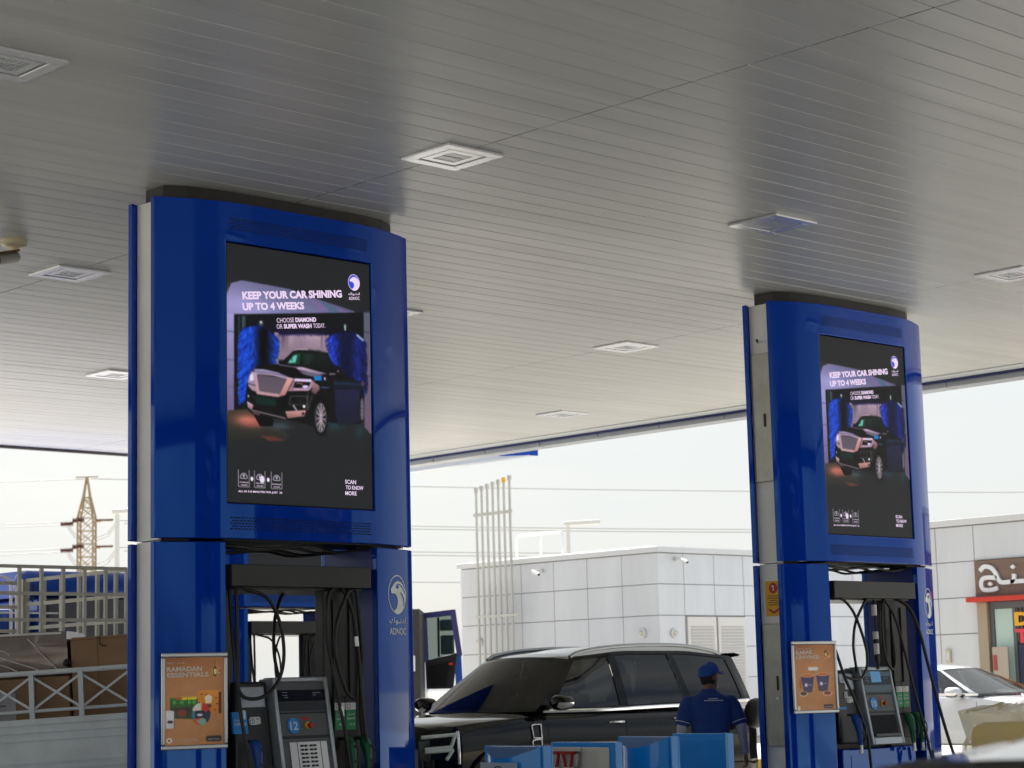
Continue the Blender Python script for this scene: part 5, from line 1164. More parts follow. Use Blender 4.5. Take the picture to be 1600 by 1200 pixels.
m_hl = mat('headlight_clear', (.55, .60, .60), rough=.08, metal=.4, coat=1); m_drl = mat('lamp_white_glass', (.72, .80, .76), rough=.15)
for s in (1, -1):
    hl = MB().grid([[(x-.06, s*(skin_y(suv, x+.03, z)+.004)*f_, z) for x, f_ in ((.02, 1), (.12, 1), (.25, 1), (.42, 1))] for z in (.80, .9, 1.0, 1.06)]).build('headlight', m_dispg, cs)
    mb = MB()
    for (xa, za, xb, zb) in ((.04, 1.04, .44, 1.06), (.42, 1.06, .36, .93), (.36, .93, .06, .915), (.06, .89, .38, .90), (.38, .90, .30, .80)):
        n = 6; mb.tube([(lerp(xa, xb, k/n)-.06, s*(skin_y(suv, lerp(xa, xb, k/n)+.03, lerp(za, zb, k/n))+.012), lerp(za, zb, k/n)) for k in range(n+1)], .020, 8)
    mb.build('light_strip', m_drl, hl, smooth=60)
    MB().tube([(.46-.06, s*(skin_y(suv, .46, z)+.006), z) for z in (.75, .85, .95, 1.05, 1.09)], .022, 8).build('chrome_edge', m_chrome, hl, smooth=60)
    mb = MB()
    for z0, z1 in ((.98, 1.12), (.82, .955)):
        P4 = [(1.44, z1), (1.49, z1+.012), (1.58, z1+.01), (1.585, z0), (1.46, z0+.005)]
        mb.tube([(x, s*(skin_y(suv, x, z)+.010), z) for x, z in P4+[P4[0]]], .010, 8)
    mb.build('wing_vent', m_chrome, cs, smooth=60)
    # roof rail
    mb = MB(); pts = [(x, s*(interp(suv['raily'], x)-.02), interp(suv['rail'], x)+h) for x, h in ((2.36, .012), (2.5, .04), (2.9, .062), (3.5, .07), (4.2, .066), (4.7, .05), (4.95, .015))]
    mb.tube(smoothpath(pts, 5), .024, 8); mb.grid([[p, (p[0], p[1], interp(suv['rail'], p[0])+.0)] for p in pts]); mb.build('roof_rail', mat('satin_silver', (.36, .38, .40), rough=.3, metal=.8), cs, smooth=60)
g = MB().box(-.115, .02, -.52, .52, .62, 1.06).build('grille', m_black, cs, bevel=.03)
mb = MB()
for k in range(7): z = .66+k*.06; mb.tube([(-.125, -.48, z), (-.14, 0, z), (-.125, .48, z)], .008, 6)
mb.tube([(-.12, -.55, 1.08), (-.13, -.42, .6), (-.13, .42, .6), (-.12, .55, 1.08)], .03, 8); mb.build('grille_bars', m_chrome, g)
MB().grid([[(x+dx, y*(1-.03*k), z+dz+.03) for y in (-.70, -.45, -.15, .15, .45, .70)] for k, (x, dx, z, dz) in enumerate(((5.10, 0, 1.86, 0), (5.22, 0, 1.865, 0), (5.36, 0, 1.84, 0), (5.36, 0, 1.825, 0), (5.16, 0, 1.80, 0)))]).build('roof_spoiler', m_carblk, cs, smooth=50)
MB().tube([(5.12, s_, z_) for s_, z_ in ((.9, .62), (.9, 1.2))], .02, 6).build('tail_lamp_edge', m_red, cs)

# nozzle left hanging in the filler with its black guard
fz = thing('refuelling_nozzle', 'black rubber guarded nozzle plugged in the side of the black car', 'nozzle', (19.36, 16.42, 1.14), 0)
mb = MB(); prof = [(.0, .05), (.10, .05), (.145, .02), (.16, -.04), (.15, -.10), (.11, -.15), (.0, -.17)]; mb.lathe(prof, ax='y', n=18)
mb.xf(lambda x, y, z: (x*1.0+.02*math.sin(9*z), y-.03, z*1.15+.02)); mb.build('guard', m_black, fz, smooth=60)
MB().tube(smoothpath([(0, -.15, .0), (.08, -.22, -.05), (.16, -.24, -.10), (.22, -.24, -.22), (.24, -.2, -.45)], 4), .022, 8).build('hose', m_rub, fz, smooth=60); MB().tube([(.14, -.26, -.06), (.22, -.27, -.10)], .02, 8).build('swivel', m_chrome, fz, smooth=50)

sal = dict(len=4.8, low=.22, wr=.34, wheels=[.92, 3.75], cab=(1.5, 3.95), st=40,
    hw=[(0, .70), (.15, .82), (.6, .90), (1.4, .925), (3.4, .92), (4.4, .88), (4.8, .74)],
    top=[(0, .66), (.1, .74), (.5, .86), (1.1, .95), (1.5, 1.0), (3.9, 1.06), (4.3, 1.08), (4.7, 1.06), (4.8, .98)],
    shoulder=[(0, .60), (.5, .76), (1.5, .88), (3, .92), (4.4, .95), (4.8, .9)],
    belt=[(1.4, .98), (2.2, .985), (3.3, 1.02), (4.2, 1.07)],
    rail=[(1.9, 1.30), (2.3, 1.385), (2.9, 1.415), (3.5, 1.37), (4.0, 1.24)],
    raily=[(1.9, .56), (2.8, .60), (3.9, .54)],
    cols=[(1.30, 2.18, 'p'), (1.42, 2.24, 'g'), (2.55, 2.62, 'p'), (2.66, 2.72, 'g'), (3.60, 3.35, 'p'), (4.10, 3.62, 'p')],
    bow=.16, crown=.02, roofcrown=.03, nose=lambda y, z, x: (.22*(y/.9)**2 if x < .5 else 0), seats=[1.95, 2.9], handles=[2.5, 3.45], gaps=[1.32, 2.60, 3.55], mirx=.32, mirz=.03)
c_w = car('white_saloon', 'white saloon parked on the pavement before the shop, facing right', 'car', sal, (28.3, 17.35, .245), math.pi/2, m_carwht, m_gl, m_chrome, m_edge)
c_w.scale = (1, 1, 1.03)
sal2 = dict(sal); sal2['rail'] = [(1.9, 1.35), (2.2, 1.385), (2.6, 1.41), (2.9, 1.42), (3.5, 1.40), (4.0, 1.28)]
c_s = car('silver_saloon', 'silver roof of a near saloon in the bottom right corner', 'car', sal2, (.415, 1.378, .014), 0, m_carsil, m_gl_dark, m_chrome, m_edge)

# ---- trucks on the left
m_twht = mat('truck_white_paint', (.76, .82, .85), rough=.45, var=.22, vscale=2.2, bump=.02, bscale=40)
m_cage = mat('cage_grey_paint', (.54, .54, .50), rough=.5, var=.2, vscale=4)
m_card = mat('cardboard', (.34, .215, .125), rough=.85, var=.18, vscale=3, bump=.06, bscale=30)
m_cardd = mat('cardboard_edge', (.16, .095, .055), rough=.85)
def tilt(o, ang): o.rotation_euler = (0, 0, YAW-math.pi/2); o.rotation_euler.rotate_axis('Y', ang)
# local x runs to the right across the view, y away from the viewer
TA = thing('load_truck', 'white flatbed truck side with crossed bar rails carrying cardboard boxes', 'truck', tuple(Fv*17+Rv*-4.2), YAW-math.pi/2)
TA.rotation_euler = (0, -.045, YAW-math.pi/2)
XL, XR = -2.4, 1.75; zb0, zb1, zr = .93, 1.365, 1.735
bed = MB().box(XL, XR, 0, 1.75, zb0-.08, zb0).build('bed_floor', m_twht, TA)
sb = MB().box(XL, XR, -.03, .0, zb0-.05, zb1)
for a_, b_ in ((zb1-.05, zb1+.0), (zb1-.115, zb1-.062), (zb0+.075, zb0+.10), (zb0+.02, zb0+.05), (zb0+.255, zb0+.285)): sb.box(XL, XR, -.045, -.0305, a_, b_)
sb.build('side_board', m_twht, TA, bevel=.004)
mb = MB().tube([(XL, -.01, zr), (XR, -.01, zr)], .022, 10).tube([(XL, -.01, zb1+.062), (XR, -.01, zb1+.062)], .014, 8)
cell = .402; x = -.102-cell*5
while x < XR:
    mb.box(x-.02, x+.02, -.035, .005, zb1+.001, zr-.012)
    if x+cell < XR+.1:
        mb.bar((x, -.012, zb1+.07), (x+cell, -.012, zr-.03), .018, .018); mb.bar((x, -.006, zr-.03), (x+cell, -.006, zb1+.07), .018, .018)
    x += cell
mb.build('crossed_rail', m_twht, TA, smooth=40)
MB().box(XL, XR, 1.70, 1.73, zb0, zb1).box(XR-.03, XR, 0, 1.70, zb0, zb1+.1).build('far_board', m_twht, TA)
MB().box(XL, XR, .25, 1.5, .55, .80).build('chassis', m_black, TA)
lt2 = MB().box(.18, .34, -.075, -.046, zb0+.005, zb0+.035).tube([(.2, -.08, zb0+.03), (.26, -.095, zb0-.02)], .012, 6).build('latch', m_pipe, TA)
for x in (-1.6, .9):
    for y in (.1, 1.6): MB().lathe([(.2, -.12), (.36, -.12), (.38, -.08), (.38, .08), (.36, .12), (.2, .12)], c=(x, y, .38), ax='y', n=28).build('wheel', m_rub, TA, smooth=40)
MB().box(-4.3, -2.45, -.02, 1.75, .45, 2.1).build('cab', m_twht, TA, bevel=.15, segs=4)
MB().poly([(.84, -.052, .80), (.88, -.052, .86), (.9, -.052, .8), (.92, -.052, .86), (.96, -.052, .80), (.93, -.052, .74), (.88, -.052, .74)]).box(.86, .93, -.05, -.03, .66, .86).build('yellow_tag', mat('tag_yellow', (.75, .65, .02), rough=.5), TA)
def onA(name, lab, cat, x0, x1, y0, y1, z0, z1, grp=None):
    t = thing(name, lab, cat, tuple(Fv*17+Rv*-4.2), YAW-math.pi/2, grp); t.rotation_euler = TA.rotation_euler; return t
bx = onA('cardboard_box', 'tall brown cardboard box standing on the truck bed right of the wrapped bundle', 'box', 0, 0, 0, 0, 0, 0, 'cardboard boxes on the flatbed truck')
MB().box(.60, 1.30, .12, .8, zb0+.002, 2.005).build('carton', m_card, bx, bevel=.012)
MB().box(.60, 1.30, .117, .1195, 1.98, 1.985).box(.82, .824, .117, .1195, 1.4, 2.0).build('flap_line', m_cardd, bx); MB().tube(smoothpath([(.84, .115, 2.0), (.842, .112, 1.94), (.86, .112, 1.925), (.90, .112, 1.915)], 4), .004, 5).build('string', m_black, bx)
bx2 = onA('cardboard_box', 'brown cardboard box with a pale taped edge at the right end of the truck bed', 'box', 0, 0, 0, 0, 0, 0, 'cardboard boxes on the flatbed truck')
MB().box(1.31, 1.72, .10, .8, zb0+.002, 1.955).build('carton', m_card, bx2, bevel=.012); MB().box(1.31, 1.72, .098, .30, 1.957, 1.965).build('tape', m_wht, bx2)
bx3 = onA('cardboard_box', 'wide brown cardboard box with a printed white label low behind the rail', 'box', 0, 0, 0, 0, 0, 0, 'cardboard boxes on the flatbed truck')
MB().box(-1.4, .585, .10, .9, zb0+.002, 1.70).build('carton', m_card, bx3, bevel=.012); lb = MB().box(-.38, .14, .09, .099, 1.36, 1.585).build('label', mat('label_lilac_white', (.42, .41, .45), rough=.6), bx3)
mb = MB()
for k in range(5): mb.box(-.32+.02*k, .0+.03*(k % 3), .086, .0895, 1.55-.035*k, 1.562-.035*k)
mb.build('label_print', mat('label_grey_ink', (.14, .14, .18), rough=.6), lb)
for x in (.3,): MB().box(x-.003, x+.003, .095, .0985, 1.0, 1.69).build('carton_joint', m_cardd, bx3)
bn = onA('wrapped_bundle', 'brown bundle wrapped in shiny stretch film lying on the boxes at far left', 'bundle', 0, 0, 0, 0, 0, 0)
rows = []
for i in range(30):
    x = -1.5+2.07*i/29; top = 2.035+.025*math.sin((x+1.2)*1.6)+(.02 if x > .2 else 0); k = 0 if x < .35 else (x-.35)/.22
    rows.append([(x+.0*random.random(), y+random.uniform(-.006, .006), z+random.uniform(-.004, .004)) for y, z in ((.13, 1.71), (.11, 1.75), (.105+.03*math.sin(x*3), 1.88), (.11, top-.03), (.14, top), (.5, top+.005), (.85, top-.005), (.88, 1.9), (.88, 1.71))])
m_wrap = mat('shrink_wrapped_brown', (.13, .085, .06), rough=.2, col2=(.27, .24, .22), vscale=3.2, stretch=(.5, 1, 1.8), bump=.5, bscale=7, coat=.6)
MB().grid(rows).add([*rows[-1]], [tuple(range(9))]).build('bundle', m_wrap, bn, smooth=50)
MB().grid([[(x, .10, 2.03+.025*math.sin((x+1.2)*1.6)), (x, .112, 2.048+.025*math.sin((x+1.2)*1.6))] for x in [-1.5+k*.07 for k in range(30)]]).build('film_edge', m_wht, bn)
mb = MB()
for (a_, b_) in (((-.35, 1.99), (.2, 1.74)), ((-.25, 2.0), (.42, 1.72)), ((.25, 2.02), (.50, 1.74)), ((-.1, 2.0), (.1, 1.9))): mb.tube([(lerp(a_[0], b_[0], k/5), .097, lerp(a_[1], b_[1], k/5)+.005*math.sin(k*2)) for k in range(6)], .0045, 5)
mb.build('film_creases', mat('film_white', (.75, .74, .74), rough=.3), bn)
# rear knot between bundle and box
MB().lathe([(.0, -.03), (.03, -.02), (.035, 0), (.02, .03), (0, .035)], c=(.575, .08, 1.80), ax='z', n=10).tube([(.575, .08, 1.79), (.59, .07, 1.74), (.58, .07, 1.72)], .008, 5).build('knot', m_black, bn, smooth=60)

# cage truck, parallel with the lanes
TB = thing('cage_truck', 'truck with a tall pale grey cage of square bars behind the boxes', 'truck', (11.34, 17.5, 0), 0)
def cage(a, d, n_, dx, z0, z1, zs_, th, name='cage_side'):
    a, d = Vector(a), Vector(d); mb = MB()
    for k in range(n_+1): p = a+d*dx*k; mb.box(p.x-th/2, p.x+th/2, p.y-th/2, p.y+th/2, z0, z1)
    e = a+d*dx*n_
    for z in zs_: mb.bar((a.x, a.y, z), (e.x, e.y, z), th*1.05, th*1.05)
    return mb
zs_ = [2.79, 2.535, 2.285, 2.03, 1.78]
cage((-.10, 0, 0), (-1, 0, 0), 20, .237, 1.1, 2.79, zs_, .030).build('cage_side', m_cage, TB)
cage((-.10, 2.1, 0), (-1, 0, 0), 20, .237, 1.1, 2.74, [z-.03 for z in zs_], .034).build('cage_side', m_cage, TB)
cage((.0, 0, 0), (0, 1, 0), 6, .345, 1.1, 2.79, zs_, .034).build('cage_gate', m_cage, TB)
MB().box(-.045, -.0, 2.08, 2.13, 1.1, 2.80).build('corner_post', m_cage, TB); MB().tube([(.02, 2.0, 2.74), (.02, 1.98, 2.65), (.02, 2.0, 2.52)], .012, 6).build('strap', m_black, TB)
MB().box(-4.9, 0.02, -.04, 2.14, .95, 1.1).build('bed', m_cage, TB); MB().box(-6.9, -5.05, -.05, 2.15, .5, 2.7).build('cab', m_twht, TB, bevel=.12, segs=3)
MB().box(-6.5, 0, .5, 1.6, .55, .93).build('chassis', m_black, TB)
for x in (-6.0, -1.2):
    for y in (.15, 1.95): MB().lathe([(.25, -.13), (.44, -.13), (.46, -.08), (.46, .08), (.44, .13), (.25, .13)], c=(x, y, .46), ax='y', n=28).build('wheel', m_rub, TB, smooth=40)
# blue and grey truck behind the cage
TC = thing('blue_truck', 'blue topped dark grey truck body parked behind the cage truck', 'truck', (14.25, 24.2, 0), 0)
m_dgrey = mat('dark_grey_panel', (.085, .09, .10), rough=.5, var=.12, vscale=1.5)
m_trblue = mat('truck_blue_paint', (.01, .07, .38), rough=.3, coat=.5, var=.15, vscale=1)
bd_ = MB().box(.085, 3.2, 0, 2.4, .9, 2.86).build('box_body', m_dgrey, TC, bevel=.02)
MB().tube([(-.32, .15, 3.05), (-.28, .15, 3.05), (-.18, .15, 3.05), (3.2, .15, 3.05)], [.05, .13, .18, .18], 20).box(-.2, 3.2, .15, 2.3, 2.88, 3.225).build('top_roll', m_trblue, TC, smooth=50)
MB().box(-.06, .075, .01, 2.4, .9, 2.86).build('blue_column', m_trblue, TC, bevel=.03)
cabc = MB().box(-2.9, -.12, .02, 2.4, .7, 2.72).build('cab', m_trblue, TC, bevel=.1, segs=3)
MB().box(-.95, -.25, .005, .019, 1.75, 2.45).box(-2.3, -1.15, .005, .019, 1.75, 2.45).build('window', m_dispg, cabc)
MB().box(-.80, -.45, -.012, .004, .9, 1.9).build('blue_canister', m_trblue, TC, bevel=.005)
MB().tube([(-2.3, .3, 3.12), (-1.1, .3, 3.12)], [.14, .14], 16).box(-2.3, -1.1, .3, 2.0, 2.74, 3.25).build('white_deflector', m_twht, TC, smooth=50)
MB().tube(smoothpath([(-1.2, -.06, 3.05), (-.8, -.06, 3.12), (-.55, -.06, 3.10), (-.50, -.06, 2.9), (-.50, -.06, 1.7)], 4), .022, 6).tube([(-3.0, -.06, 2.66), (.2, -.06, 2.66)], .014, 6).build('hand_rail', m_wht, TC, smooth=60)
MB().hexa([(-.9, -.2, 1.0), (.3, -.2, 1.0), (.3, -.1, 1.0), (-.9, -.1, 1.0)], [(-.9, -.2, 2.02), (.3, -.2, 1.86), (.3, -.1, 1.86), (-.9, -.1, 2.02)]).build('white_sheet', m_wht, TC)
for x in (-2.2, 2.3):
    for y in (.2, 2.2): MB().lathe([(.3, -.14), (.48, -.14), (.5, -.1), (.5, .1), (.48, .14), (.3, .14)], c=(x, y, .5), ax='y', n=28).build('wheel', m_rub, TC, smooth=40)
# blue cab with the door open, beyond the black car
TD = thing('open_door_truck', 'blue lorry cab with its door swung open behind the black car bonnet', 'truck', tuple(Fv*42+Rv*-1.93), YAW-math.pi/2)
MB().box(-2.3, -.0, .3, 2.4, .75, 3.05).build('cab', m_trblue, TD, bevel=.12, segs=3)
MB().box(-.2, .02, -1.6, .29, .75, 3.1).build('door_opening', m_cap, TD)
dgrp = MB().hexa([(.05, .25, 1.55), (.60, .0, 1.55), (.60, .06, 1.55), (.05, .31, 1.55)], [(.03, .25, 2.12), (.70, .0, 2.26), (.70, .06, 2.26), (.03, .31, 2.12)]).build('door', m_cap, TD, bevel=.02)
MB().hexa([(.12, .19, 1.62), (.46, .04, 1.62), (.46, .06, 1.62), (.12, .21, 1.62)], [(.10, .19, 1.98), (.52, .02, 2.08), (.52, .04, 2.08), (.10, .21, 2.0)]).build('door_pocket', m_black, dgrp)
mb = MB().bar((.05, .28, 2.1), (.03, .28, 3.06), .10).bar((.0, .28, 3.03), (.66, .03, 3.08), .11).bar((.62, .03, 3.1), (.74, .03, 2.2), .11); mb.build('window_frame', mat('dark_violet_blue', (.04, .04, .16), rough=.4), dgrp)
MB().bar((.70, .08, 2.26), (.72, .08, 1.6), .14, .08).build('door_edge', m_trblue, dgrp)
MB().hexa([(.08, .27, 2.12), (.64, .04, 2.26), (.64, .05, 2.26), (.08, .28, 2.12)], [(.08, .27, 3.0), (.62, .04, 3.02), (.62, .05, 3.02), (.08, .28, 3.0)]).build('door_glass', m_gl, dgrp)
mr = MB().box(.33, .62, .5, .58, 2.72, 2.96).build('mirror', mat('mirror_teal', (.10, .20, .22), rough=.15, metal=.5), TD, bevel=.03); MB().box(.34, .62, .5, .58, 2.24, 2.64).build('mirror', MATS['mirror_teal'], TD, bevel=.03)
MB().tube([(.30, .55, 2.2), (.30, .55, 3.0)], .025, 8).build('mirror_arm', m_black, TD)
MB().box(.52, .60, -.01, .02, 2.02, 2.07).build('red_reflector', m_red, dgrp); MB().box(-.15, -.08, -1.62, -1.601, 1.9, 2.2).build('step_plate', m_wht, TD)
for x in (-1.9, -.5): MB().lathe([(.3, -.14), (.48, -.14), (.5, -.1), (.5, .1), (.48, .14), (.3, .14)], c=(x, 1.0, .5), ax='y', n=28).build('wheel', m_rub, TD, smooth=40)
# ------------------------------------------------------------------ the attendant, seen from behind
m_skin = mat('skin', (.19, .095, .06), rough=.5, var=.12, vscale=14); m_shirt = mat('blue_polo_cloth', (.016, .055, .25), rough=.85, bump=.5, bscale=7, var=.15, vscale=6)
m_sleeve = mat('pale_arm_sleeve', (.48, .47, .56), rough=.7, bump=.3, bscale=12); m_trous = mat('navy_trousers', (.010, .013, .03), rough=.85, bump=.4, bscale=9)
m_capc = mat('blue_cap_cloth', (.012, .07, .34), rough=.75); m_hair = mat('black_hair', (.010, .008, .008), rough=.7)
per = thing('person', 'attendant in blue cap and polo shirt with pale arm sleeves, back to the viewer', 'person', (14.69, 12.96, 0), YAW-math.pi/2+R(8))
# local frame: x to his right, y the way he faces, z up
def ring(c, rx, ry, n=20, tilt_=0, p=2.0):
    out = []
    for k in range(n):
        a = 2*math.pi*k/n; ca, sa = math.cos(a), math.sin(a); u = rx*math.copysign(abs(ca)**(2/p), ca); v = ry*math.copysign(abs(sa)**(2/p), sa)
        out.append((c[0]+u, c[1]+v, c[2]+tilt_*v))
    return out
def remesh(o, vox, sm=4):
    m_ = o.modifiers.new('r', 'REMESH'); m_.mode = 'VOXEL'; m_.voxel_size = vox; s_ = o.modifiers.new('s', 'SMOOTH'); s_.iterations = sm; s_.factor = .5
    dg = bpy.context.evaluated_depsgraph_get(); me = bpy.data.meshes.new_from_object(o.evaluated_get(dg)); o.modifiers.clear()
    mt = o.data.materials[0]; o.data = me
    if not me.materials: me.materials.append(mt)
    me.shade_smooth()
SH = {-1: (-.205, .0, 1.425), 1: (.205, .0, 1.425)}
EL = {-1: (-.285, -.02, 1.15), 1: (.285, -.06, 1.15)}
WR = {-1: (-.25, .16, .96), 1: (.34, .02, .90)}
HP = {-1: (-.095, 0, .92), 1: (.095, 0, .92)}; KN = {-1: (-.11, .03, .50), 1: (.12, .05, .50)}; AN = {-1: (-.12, -.02, .09), 1: (.14, -.02, .09)}
b = MB()
b.grid([ring((0, 0, z), rx, ry, p=2.4) for z, rx, ry in ((.86, .14, .10), (.92, .165, .115), (1.02, .15, .10), (1.12, .145, .10), (1.25, .165, .11), (1.36, .18, .11), (1.42, .165, .095), (1.46, .09, .07), (1.49, .055, .058))], closed=True, caps=True)
b.grid([ring((.0, .005+.02*k/4, 1.46+.03*k), .055, .058) for k in range(5)], closed=True, caps=True)
for s in (-1, 1):
    b.tube([(SH[s][0], SH[s][1], SH[s][2]-.045), [lerp(SH[s][i], EL[s][i], .5) for i in range(3)], EL[s], [lerp(EL[s][i], WR[s][i], .4) for i in range(3)], WR[s]], [.055, .047, .038, .036, .026], 14)
    b.tube([HP[s], [lerp(HP[s][i], KN[s][i], .5) for i in range(3)], KN[s], [lerp(KN[s][i], AN[s][i], .35) for i in range(3)], AN[s]], [.088, .075, .055, .055, .038], 16)
    # palm, four fingers and a thumb, relaxed and a little curled
    w_ = Vector(WR[s]); e_ = Vector(EL[s]); d = (w_-e_).normalized()*.35+Vector((0, .05, -.65)); d.normalize(); sd_ = Vector((0, 1, 0)); sd_ = (sd_-d*sd_.dot(d)).normalized(); nn = d.cross(sd_)
    pal = w_+d*.085
    b.hexa([w_-sd_*.024-nn*.012, w_+sd_*.024-nn*.012, w_+sd_*.024+nn*.012, w_-sd_*.024+nn*.012], [pal-sd_*.042-nn*.013, pal+sd_*.040-nn*.013, pal+sd_*.040+nn*.013, pal-sd_*.042+nn*.013])
    for k, ln in enumerate((.062, .074, .080, .072)):
        base = pal+sd_*(-.033+.022*k)-d*.01; cu = -s if True else 1
        p1 = base+d*ln*.5; p2_ = p1+(d*.8+nn*cu*.5).normalized()*ln*.32; p3 = p2_+(d*.4+nn*cu*.8).normalized()*ln*.28
        b.tube([base, p1, p2_, p3], [.010, .0095, .009, .0075], 8)
    tb = w_+d*.03+sd_*.022; t1 = tb+(d*.6+sd_*.7).normalized()*.04; t2_ = t1+(d*.9+sd_*.25).normalized()*.032; b.tube([tb, t1, t2_], [.013, .0115, .009], 8)
# head turned to his right
HC = Vector((.012, .03, 1.625)); hr = R(-62); c_h, s_h = math.cos(hr), math.sin(hr)
def H(x, y, z): return (HC.x+x*c_h-y*s_h, HC.y+x*s_h+y*c_h, HC.z+z)
hs = [(-.115, .035, .045, .045), (-.10, .048, .060, .035), (-.07, .060, .082, .018), (-.03, .068, .094, .006), (.01, .073, .098, .0), (.05, .074, .098, -.004), (.085, .066, .086, -.006), (.105, .048, .064, -.006), (.118, .02, .03, -.004)]
rows = []
for z, rx, ry, cy in hs: rows.append([H(rx*math.cos(a), cy+ry*math.sin(a), z) for a in [2*math.pi*k/24 for k in range(24)]])
b.grid(rows, closed=True, caps=True)
b.add([H(-.010, .090, .022), H(.010, .090, .022), H(.017, .094, -.028), H(-.017, .094, -.028), H(0, .128, -.020), H(0, .100, .026)], [(0, 5, 4, 3), (5, 1, 2, 4), (3, 4, 2), (0, 1, 5), (0, 3, 2, 1)])
b.tube([H(-.025, .093, -.052), H(0, .104, -.050), H(.025, .093, -.052)], [.006, .009, .006], 8); b.tube([H(-.02, .08, -.10), H(0, .088, -.10), H(.02, .08, -.10)], [.012, .018, .012], 8); b.tube([H(-.04, .09, .028), H(0, .098, .026), H(.04, .09, .028)], .008, 8)
for s in (-1, 1):
    b.grid([[H(s*(.070+.010*f_), .0+.020*math.cos(a)*f2, -.005+.034*math.sin(a)*f2) for a in [2*math.pi*k/12 for k in range(12)]] for f_, f2 in ((-.4, .6), (.3, .8), (1.1, 1.0), (1.5, .8))], closed=True, caps=True)
body = b.build('body', m_skin, per); remesh(body, .0085, 3)
for s in (-1, 1): MB().lathe([(.011, 0), (.008, .006), (0, .008)], c=H(s*.031, .088, .006), ax='y', n=10).build('eye', m_wht, body)
MB().tube([H(-.022, .1005, -.0512), H(0, .1105, -.0505), H(.022, .1005, -.0512)], .0028, 6).build('lips', mat('lip', (.16, .05, .045), rough=.5), body)
rows = []
for z, rx, ry, cy in hs[3:]: rows.append([H((rx+.006)*math.cos(a), cy-.004+(ry+.004)*math.sin(a) if math.sin(a) < .35 else cy+.35*ry, z) for a in [2*math.pi*k/24 for k in range(24)]])
nk = [[H((rx+.004)*math.cos(a), cy-.006+(ry+.004)*min(math.sin(a), .0), z) for a in [2*math.pi*k/24 for k in range(24)]] for z, rx, ry, cy in ((-.085, .050, .068, .012), (-.06, .060, .084, .012))]
MB().grid(nk+rows, closed=True, caps=True).build('hair', m_hair, per, smooth=80)
# cap: crown, brim and strap
cr_ = []
for z, f_, lift in ((.030, 1.13, 0), (.055, 1.13, 0), (.085, 1.06, 0), (.110, .86, 0), (.126, .55, 0), (.132, .2, 0)):
    cr_.append([H(.077*f_*math.cos(a), -.004+.101*f_*math.sin(a), z+.012*math.sin(a)-(.018 if math.sin(a) < -.3 and z < .06 else 0)) for a in [2*math.pi*k/28 for k in range(28)]])
cp = MB().grid(cr_, closed=True, caps=True).build('cap', m_capc, per, smooth=80, solid=0)
br_ = []
for r_ in (0, .35, .7, 1.0): br_.append([H((.080)*math.cos(a)*(1-.10*r_), .06+.045*math.sin(a)+(.085*r_)*(.35+.65*math.sin(a)), .046-.016*abs(math.cos(a))*1.2+.003*r_) for a in [math.pi*(.04+.92*k/14) for k in range(15)]])
MB().grid(br_).build('brim', m_capc, cp, smooth=80, solid=.007); MB().lathe([(0, .006), (.009, .004), (.010, 0)], c=H(0, -.004, .132), n=10).build('button', m_capc, cp)
MB().poly([H(-.02-.07, -.055, .05), H(-.012-.074, -.045, .05), H(-.012-.074, -.045, .058), H(-.02-.07, -.055, .058)]).build('cap_mark', m_wht, cp)
# polo shirt: torso, sleeves, collar in one skin
sh = MB()
sh.grid([ring((0, cy, z), rx, ry, 28, p=2.5) for z, rx, ry, cy in ((.86, .195, .145, 0), (.90, .192, .142, 0), (1.0, .180, .130, .0), (1.1, .180, .128, -.004), (1.2, .192, .130, -.008), (1.3, .205, .130, -.01), (1.37, .215, .120, -.008), (1.41, .205, .108, -.006), (1.44, .165, .095, -.004), (1.465, .115, .083, 0), (1.49, .078, .074, .0))], closed=True, caps=True)
for s in (-1, 1):
    a_, e_ = Vector(SH[s]), Vector(EL[s]); en = a_.lerp(e_, .93); sh.tube([a_+Vector((-s*.05, 0, -.025)), a_+Vector((s*.0, 0, -.03)), a_.lerp(e_, .3), a_.lerp(e_, .6), en], [.050, .066, .072, .071, .070], 18)
shirt = sh.build('polo_shirt', m_shirt, per); remesh(shirt, .010, 5)
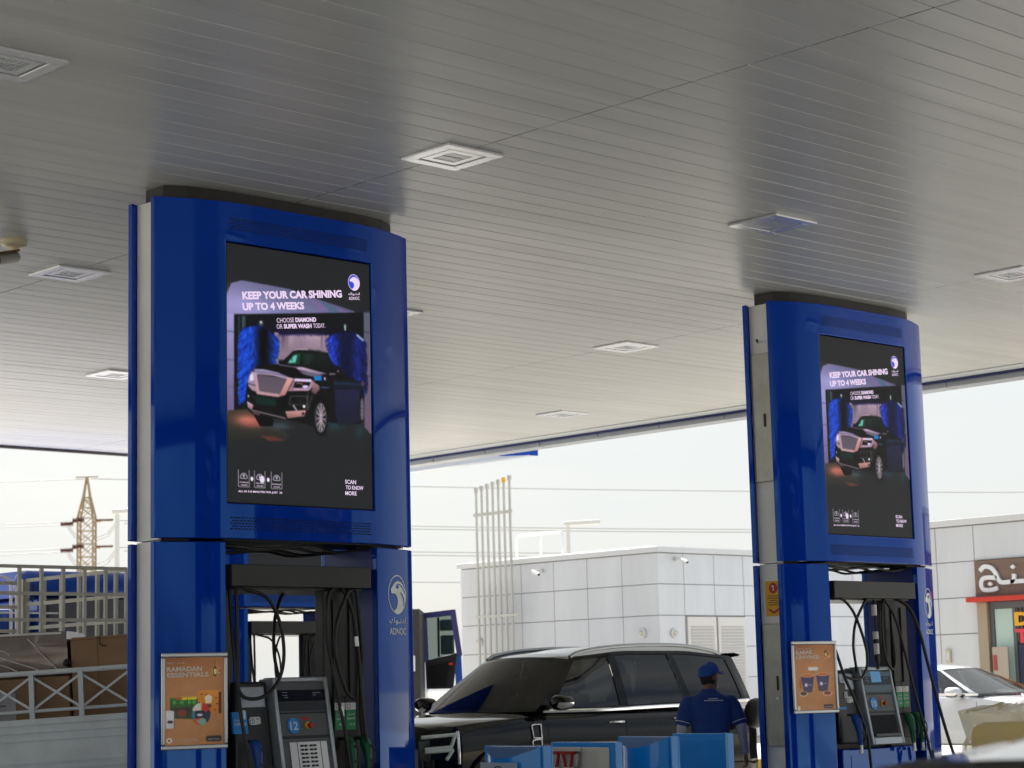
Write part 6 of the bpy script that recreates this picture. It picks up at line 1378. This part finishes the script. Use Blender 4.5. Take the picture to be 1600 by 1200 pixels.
MB().grid([ring((0, .002, 1.472), .084, .079, 24), ring((0, .004, 1.495), .072, .072, 24), ring((0, .008, 1.512), .066, .068, 24), ring((0, .006, 1.50), .079, .079, 24), ring((0, 0, 1.455), .100, .092, 24)], closed=True).build('collar', m_shirt, shirt, smooth=80)
for s in (-1, 1):
    a_, e_ = Vector(SH[s]), Vector(EL[s]); d = (e_-a_).normalized(); p = a_.lerp(e_, .80)
    MB().tube([p, p+d*.006], .0725, 22, caps=False).build('sleeve_stripe', m_wht, shirt)
f = lambda u, v: (u, -.146, v)
mb = MB()
for x0, x1, z in ((-.045, .05, 1.415), (-.085, .10, 1.398)):
    x = x0
    while x < x1: w2 = random.uniform(.006, .016); mb.poly([f(x, z), f(min(x+w2, x1), z), f(min(x+w2, x1), z+.007), f(x, z+.007)]); x += w2+.003
mb.build('back_print', m_wht, shirt, recalc=False)
for s in (-1, 1):
    a_, e_, w_ = Vector(SH[s]), Vector(EL[s]), Vector(WR[s]); o = MB().tube([a_.lerp(e_, .75), e_, e_.lerp(w_, .3), e_.lerp(w_, .7), w_], [.053, .047, .046, .040, .034], 16).build('arm_sleeve', m_sleeve, per, smooth=80)
tr = MB().grid([ring((0, 0, z), rx, ry, 24, p=2.4) for z, rx, ry in ((.80, .175, .125), (.86, .18, .13), (.95, .172, .122), (1.0, .16, .112))], closed=True, caps=True)
for s in (-1, 1): tr.tube([Vector(HP[s])+Vector((0, 0, -.02)), [lerp(HP[s][i], KN[s][i], .5) for i in range(3)], KN[s], [lerp(KN[s][i], AN[s][i], .5) for i in range(3)], Vector(AN[s])+Vector((0, 0, -.03))], [.105, .095, .080, .072, .068], 18)
o = tr.build('trousers', m_trous, per); remesh(o, .012, 4)
for s in (-1, 1):
    c = AN[s]; MB().grid([[(c[0]+x_, c[1]+y_, z_) for x_, y_, z_ in r_] for r_ in ([(-.04, -.07, .003), (.04, -.07, .003), (.045, .17, .003), (-.045, .17, .003)], [(-.042, -.075, .04), (.042, -.075, .04), (.045, .19, .035), (-.045, .19, .035)], [(-.036, -.05, .11), (.036, -.05, .11), (.03, .08, .075), (-.03, .08, .075)])], closed=True, caps=True).build('shoe', m_black, per, bevel=.012)
per.scale = (.98, .98, .978)
